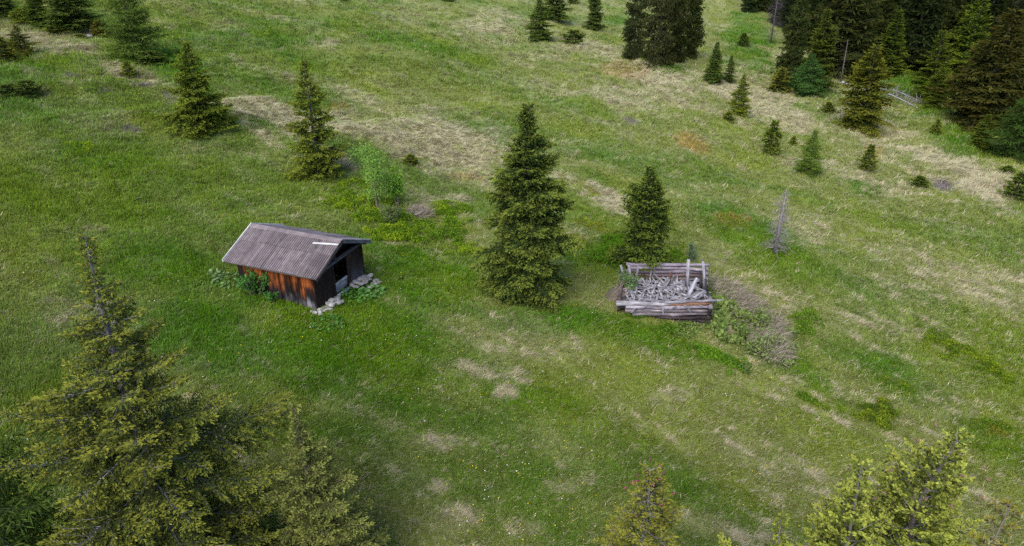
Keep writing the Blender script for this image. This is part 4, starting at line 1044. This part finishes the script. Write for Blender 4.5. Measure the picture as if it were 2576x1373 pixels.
def build_plants():
    L = lambda px, py: at1(px, py)
    b = L(953, 530); leafy('rowan_tree', b, 'slender pale green rowan with bare lower stem behind the hut', 'tree', 4, .42, solve_height(b, 345), 6000, .12, (.105, .20, .032), (.16, .265, .05), .22)
    b = L(1004, 520); leafy('rowan_tree', b, 'shorter brighter green rowan right of the slender pale one', 'tree', 4, .95, solve_height(b, 425), 3600, .15, (.105, .22, .020), (.16, .29, .035), .4)
    b = L(985, 560); leafy('willow_bush', b, 'grey green bush at the foot of the two rowans', 'bush', 9, 1.2, 1.5, 2200, .11, (.075, .11, .032), (.125, .16, .06), .2)
    b = L(640, 742); leafy('elder_bush', b, 'dark green elder bush against the long wall of the hut', 'bush', 8, 1.0, 1.35, 1000, .15, (.035, .105, .018), (.06, .15, .03), .3)
    b = L(680, 760); leafy('elder_bush', b, 'low green elder shoot right of the taller bush at the hut wall', 'bush', 4, .6, .6, 450, .13, (.035, .105, .018), (.06, .15, .03), .3)
    b = L(1738, 655); leafy('willow_bush', b, 'grey green bush just behind the back wall of the log ruin', 'bush', 7, .7, 1.2, 900, .10, (.07, .12, .05), (.12, .18, .09), .2)
    b = L(1575, 735); leafy('willow_bush', b, 'small green bush growing on the rotten left side of the log ruin', 'bush', 9, 1.0, 1.3, 1500, .10, (.07, .13, .04), (.13, .20, .07), .2)
    def broad(px, py, n, rad, size, label, col, name='leafy_plant'):
        b = L(px, py); root = tag(empty(name, b), label, 'plant'); a = rng.uniform(0, 6.28, n); q = rad * np.sqrt(rng.random(n)); x = q * np.cos(a); y = q * np.sin(a)
        z = ground(b[0] + x, b[1] + y) - b[2] + rng.uniform(.08, .38, n) * (1 - .5 * q / rad)
        d = np.stack([np.cos(a + rng.normal(0, .6, n)), np.sin(a + rng.normal(0, .6, n)), rng.normal(-.1, .25, n)], 1); d /= np.linalg.norm(d, axis=1)[:, None]
        nn = unit(n, 2.2); s = size * rng.uniform(.6, 1.3, n); K = np.asarray(col) * rng.uniform(.7, 1.35, (n, 1))
        V, C = diamonds(np.stack([x, y, z], 1) - d * s[:, None] * .3, d, nn, s, s * .8, K); g = ground(b[0] + x, b[1] + y) - b[2]; B0 = np.stack([x * .8, y * .8, g - .03], 1); T0 = np.stack([x, y, z], 1) - B0; l0 = np.linalg.norm(T0, axis=1)
        V2, C2 = diamonds(B0, T0 / l0[:, None], unit(n), l0, np.full(n, .02), K * .7)
        quads_obj('leaves', np.concatenate([V, V2]), np.concatenate([C, C2]), M_LEAF, root)
    broad(578, 708, 90, .9, .2, 'grey green butterbur clump beyond the left end of the hut wall', (.11, .18, .075))
    broad(548, 694, 26, .5, .22, 'few pale butterbur leaves apart in the grass left of the hut', (.12, .19, .085))
    broad(893, 742, 160, 1.0, .22, 'bright leafy dock clump in front of the hut doorway', (.065, .16, .03))
    broad(935, 738, 70, .7, .26, 'broad pale dock leaves right of the stone wall by the hut', (.09, .19, .05))
    broad(825, 815, 90, .9, .18, 'low leafy weeds in the grass below the heap of stones', (.06, .15, .03))
    # mats of dwarf shrubs: countless small leaves
    YG = (.175, .245, .012); DG = (.060, .120, .009); OLV = (.14, .135, .015)
    mats = [(930, 520, 95, 48, 25, 15000, .75, YG, DG, .10), (1075, 575, 95, 40, 12, 15000, .75, (.12, .20, .012), DG, .10), (1000, 590, 60, 22, 5, 6500, .6, YG, DG, .10), (1130, 520, 75, 16, 5, 6000, .4, YG, DG, .09),
            (340, 258, 75, 22, 8, 4500, .22, (.15, .21, .014), (.07, .12, .014), .12), (200, 368, 50, 16, 0, 2200, .35, DG, YG, .10), (1530, 650, 36, 28, 0, 4000, .8, (.08, .18, .012), DG, .10), (1560, 610, 26, 30, 0, 2500, .6, (.09, .19, .012), DG, .10),
            (1690, 640, 34, 16, 0, 1800, .4, (.11, .19, .012), DG, .10), (1190, 630, 34, 20, 0, 1800, .5, YG, DG, .1), (1440, 610, 45, 20, 0, 1800, .3, YG, OLV, .1), (1500, 570, 70, 18, 10, 2000, .25, YG, OLV, .1),
            (1770, 890, 85, 26, 18, 6500, .35, (.10, .19, .012), (.05, .11, .012), .09), (1600, 795, 40, 9, 8, 1800, .3, (.05, .14, .012), DG, .08), (2020, 815, 42, 34, 30, 3200, .3, (.10, .17, .012), DG, .09),
            (2440, 905, 130, 30, 27, 9000, .45, (.135, .185, .010), (.06, .10, .010), .09), (2200, 1045, 42, 36, 20, 4500, .5, (.125, .165, .012), (.05, .085, .010), .08), (2040, 1010, 60, 18, 22, 3000, .3, (.12, .17, .010), DG, .08),
            (2500, 1080, 75, 34, 25, 4500, .3, OLV, DG, .08), (2160, 470, 55, 16, 8, 1800, .3, (.09, .17, .03), DG, .11), (1480, 480, 60, 16, 25, 1600, .22, YG, OLV, .1), (1840, 560, 60, 20, 15, 1600, .22, (.14, .15, .02), OLV, .1),
            (900, 470, 60, 16, 5, 2500, .4, DG, YG, .1), (660, 312, 40, 16, 10, 1600, .3, DG, (.07, .13, .02), .12), (1680, 178, 50, 14, 10, 2200, .4, (.05, .14, .012), DG, .16), (1575, 170, 40, 12, 8, 1500, .35, (.12, .13, .03), OLV, .15),
            (1520, 98, 36, 14, 15, 1500, .4, (.05, .14, .012), DG, .16), (2080, 240, 40, 14, 5, 1300, .4, (.06, .13, .012), DG, .15), (2260, 205, 60, 16, 10, 1800, .3, (.05, .14, .012), DG, .15), (1620, 780, 30, 10, 5, 900, .3, (.06, .15, .012), DG, .08),
            (1690, 830, 40, 16, 0, 1500, .35, (.09, .17, .02), DG, .09), (1020, 640, 60, 10, 12, 900, .2, YG, DG, .08), (2260, 980, 60, 14, 25, 1500, .2, (.12, .16, .010), DG, .08), (240, 630, 40, 18, 0, 500, .1, YG, DG, .07), (1240, 290, 30, 10, 0, 500, .2, OLV, DG, .12)]
    VV = []; CC = []
    for m in mats:
        V, C = mat_leaves(*m); VV.append(V); CC.append(C)
    tag(quads_obj('dwarf_shrubs', np.concatenate(VV), np.concatenate(CC), M_LEAF), kind='stuff')
    VV = []; CC = []
    for m in [(1838, 808, 74, 46, 20, 4600, .9, (.165, .215, .060), (.09, .14, .03), .26), (1900, 850, 100, 60, 40, 6500, .85, (.155, .195, .065), (.10, .14, .035), .18), (1745, 835, 55, 20, 10, 1300, .4, (.13, .175, .045), (.08, .125, .025), .13)]:
        V, C = mat_leaves(*m, .8); VV.append(V); CC.append(C)
    tag(quads_obj('weed_leaves', np.concatenate(VV), np.concatenate(CC), M_LEAF), kind='stuff')
    # dead stems leaning over the weeds
    VV = []; CC = []
    for px, py, rx, ry, rot, n in [(1835, 742, 74, 26, 32, 900), (1900, 790, 70, 26, 45, 450), (1925, 878, 64, 34, 30, 1200), (1950, 850, 30, 50, 0, 450), (1840, 800, 80, 50, 20, 250), (1568, 745, 30, 16, 0, 500), (1050, 540, 34, 13, 8, 700), (1590, 715, 30, 8, 0, 160)]:
        c, M = ell(px, py, rx, ry, rot); Mi = np.linalg.inv(M); q = np.sqrt(rng.random(n)); a = rng.random(n) * 6.283
        xy = c + (Mi @ np.stack([q * np.cos(a), q * np.sin(a)])).T; k = ~in_buildings(xy[:, 0], xy[:, 1]) ; xy = xy[k]; n = len(xy)
        z = ground(xy[:, 0], xy[:, 1]) + rng.uniform(.02, .75, n) * (1 - .6 * q[k]); th = math.atan2(FLOW[1], FLOW[0]) + rng.normal(0, .9, n); el = rng.normal(.35, .45, n)
        d = np.stack([np.cos(th) * np.cos(el), np.sin(th) * np.cos(el), np.sin(el)], 1); s = rng.uniform(.35, .95, n)
        V, C = diamonds(np.stack([xy[:, 0], xy[:, 1], z], 1), d, unit(n, 1), s, np.full(n, .020), np.array([.30, .245, .20]) * rng.uniform(.5, 1.3, (n, 1))); VV.append(V); CC.append(C)
    tag(quads_obj('dead_stems', np.concatenate(VV), np.concatenate(CC), M_LEAF), kind='stuff')
    # buttercups
    n = 5200; P = frame_points(n); w_ = fbm(P[:, 0] / 6, P[:, 1] / 6, 201, 3); k = (w_ > .53) & (P[:, 1] < 75) & ~in_buildings(P[:, 0], P[:, 1]); P = P[k]; n = len(P)
    P[:, 2] += rng.uniform(.12, .24, n); V, C = diamonds(P, unit(n, 0) * np.array([1, 1, .3]), unit(n, 3), np.full(n, .05), np.full(n, .05), np.where(rng.random((n, 1)) < .8, np.array([.62, .47, .02]), np.array([.7, .7, .66])))
    tag(quads_obj('meadow_flowers', V, C, M_LEAF), kind='stuff')

def build_dead_wood():
    b = at1(1948, 636); h = solve_height(b, 472)
    bare_tree('dead_spruce', b, h, 'dry grey spruce skeleton with rusty top on the right slope', (.15, .132, .13), 170, .95, 6, r0=.17, droop=.25, prof=.45)
    b = at1(2114, 210); h = solve_height(b, 96); t = atY(2134, 96, b[1])
    bare_tree('leaning_dead_tree', b, h, 'bare thin trunk leaning before the big dark spruce in the forest', (.12, .10, .095), 30, .9, 2, lean=(t[0] - b[0], 0), r0=.10)
    b = at1(1938, 108); h = solve_height(b, -60)
    bare_tree('dead_larch', b, h, 'purple grey bare larch at the left corner of the forest', (.075, .062, .068), 160, 2.6, 5, r0=.16, droop=.5, prof=.5)
    # two fallen trunks with curled dead branches
    for (p, q, lab) in (((2206, 226), (2318, 262), 'upper of two grey fallen trunks lying side by side below the forest'), ((2200, 238), (2308, 276), 'lower of two grey fallen trunks lying side by side below the forest')):
        a = at1(*p); c = at1(*q); a[2] += .9; c[2] += .25
        root = tag(empty('fallen_tree', a), lab, 'fallen tree'); B = MB(); pts = [(c - a) * t + np.array([0, 0, .12 * math.sin(t * 3)]) for t in np.linspace(0, 1, 6)]
        B.tube(pts, np.linspace(.13, .05, 6), 7, lambda t, k: np.array([.20, .19, .195]) * rng.uniform(.7, 1.15), .15); B.build('trunk', M_BARK, root, True); W = MB()
        for k in range(85):
            t = rng.uniform(.03, .97); s = (c - a) * t; d = rng.normal(0, 1, 3) * np.array([.6, 1, 1]); d[2] = d[2] * .7 + .1; d /= np.linalg.norm(d); l = rng.uniform(.5, 1.7)
            W.tube([s, s + d * l * .5, s + d * l * .85 + np.array([0, 0, -.15 * l]), s + d * l + np.array([.1, 0, -.42 * l])], [.03, .025, .018, .010], 4, np.array([.15, .14, .135]) * rng.uniform(.6, 1.2), 0, caps=False)
        W.build('bare_branches', M_BARK, root)
    R = np.random.default_rng(9)
    for k, (px, py, s) in enumerate(((2112, 212, .5), (2122, 210, .6), (2131, 213, .45), (2140, 216, .4))):
        b = at1(px, py); m = MB(); m.rock((0, 0, 0), (s * 1.2, s, s * .6), (.22, .21, .205), 60 + k); o = m.build('boulder', M_STONE); o.location = b + np.array([0, 0, s * .2])
        tag(o, 'pale rock in the row at the foot of the bare leaning trunk', 'rock', 'pale rocks below the leaning trunk')
    for px, py, s, lab in ((218, 92, .9, 'reddish rounded rock before the broad dark spruce at upper left'), (1065, 548, .0, '')):
        if s: b = at1(px, py); m = MB(); m.rock((0, 0, 0), (s, s * .8, s * .4), (.13, .10, .09), 77); o = m.build('boulder', M_STONE); o.location = b; tag(o, lab, 'rock')
    m = MB(); p = at1(1046, 552); q = at1(1076, 545); p[2] += .35; q[2] += .45; m.tube([p - p, (q - p) * .5 + np.array([0, 0, .05]), q - p], [.06, .05, .03], 6, (.17, .155, .16), .2); o = m.build('dead_branch', M_BARK, None, True); o.location = p
    tag(o, 'grey dead branch resting in the shrubs right of the rowans', 'branch')
    # grass hummock high on the meadow
    # earth bank where the ruin's left side has rotted away
    b = at1(1556, 742); m = MB(); m.rock((0, 0, 0), (.75, .95, .45), (.085, .07, .05), 91); o = m.build('earth_mound', M_EARTH); o.location = b; tag(o, kind='structure')
build_ground()
build_grass(300000)
build_hut(); build_stones()
build_ruin()
r3, r4, cones, PR = plant_all()
build_plants()
build_dead_wood()

# ------------------------------------------------------------------ light, sky, camera
w = bpy.data.worlds.new('World'); SC.world = w; w.use_nodes = True
nt = w.node_tree; nt.nodes.clear()
sky = nt.nodes.new('ShaderNodeTexSky'); sky.sky_type = 'NISHITA'; sky.sun_disc = False
SUN_EL, SUN_AZ = math.radians(47), math.radians(-150)      # light comes over the left shoulder
sky.sun_elevation = SUN_EL; sky.sun_rotation = SUN_AZ
sky.altitude = 1800; sky.air_density = 1.0; sky.dust_density = 4.0; sky.ozone_density = 1.0
bg = nt.nodes.new('ShaderNodeBackground'); bg.inputs[1].default_value = 0.09
out = nt.nodes.new('ShaderNodeOutputWorld')
nt.links.new(sky.outputs[0], bg.inputs[0]); nt.links.new(bg.outputs[0], out.inputs[0])
sl = bpy.data.lights.new('sun', 'SUN'); sl.energy = 1.5; sl.angle = math.radians(52); sl.color = (1.0, .95, .86)
so = bpy.data.objects.new('sun', sl); COL.objects.link(so)
sd = Vector((math.sin(SUN_AZ) * math.cos(SUN_EL), math.cos(SUN_AZ) * math.cos(SUN_EL), math.sin(SUN_EL)))
so.rotation_euler = sd.to_track_quat('Z', 'Y').to_euler()
cam = bpy.data.cameras.new('camera'); co = bpy.data.objects.new('camera', cam); COL.objects.link(co)
cam.sensor_width = 36.0; cam.lens = 36.0 * F / 2576.0; cam.clip_end = 3000; cam.clip_start = .1
co.location = (0, 0, CAMZ); co.rotation_euler = (math.pi / 2 - PITCH, 0, 0)
SC.camera = co
SC.view_settings.view_transform = 'Standard'; SC.view_settings.look = 'None'
SC.view_settings.exposure = 2.2; SC.view_settings.gamma = 1.0
SC.cycles.max_bounces = 5; SC.cycles.diffuse_bounces = 3; SC.cycles.transmission_bounces = 3; SC.cycles.glossy_bounces = 2
SC.cycles.use_denoising = False
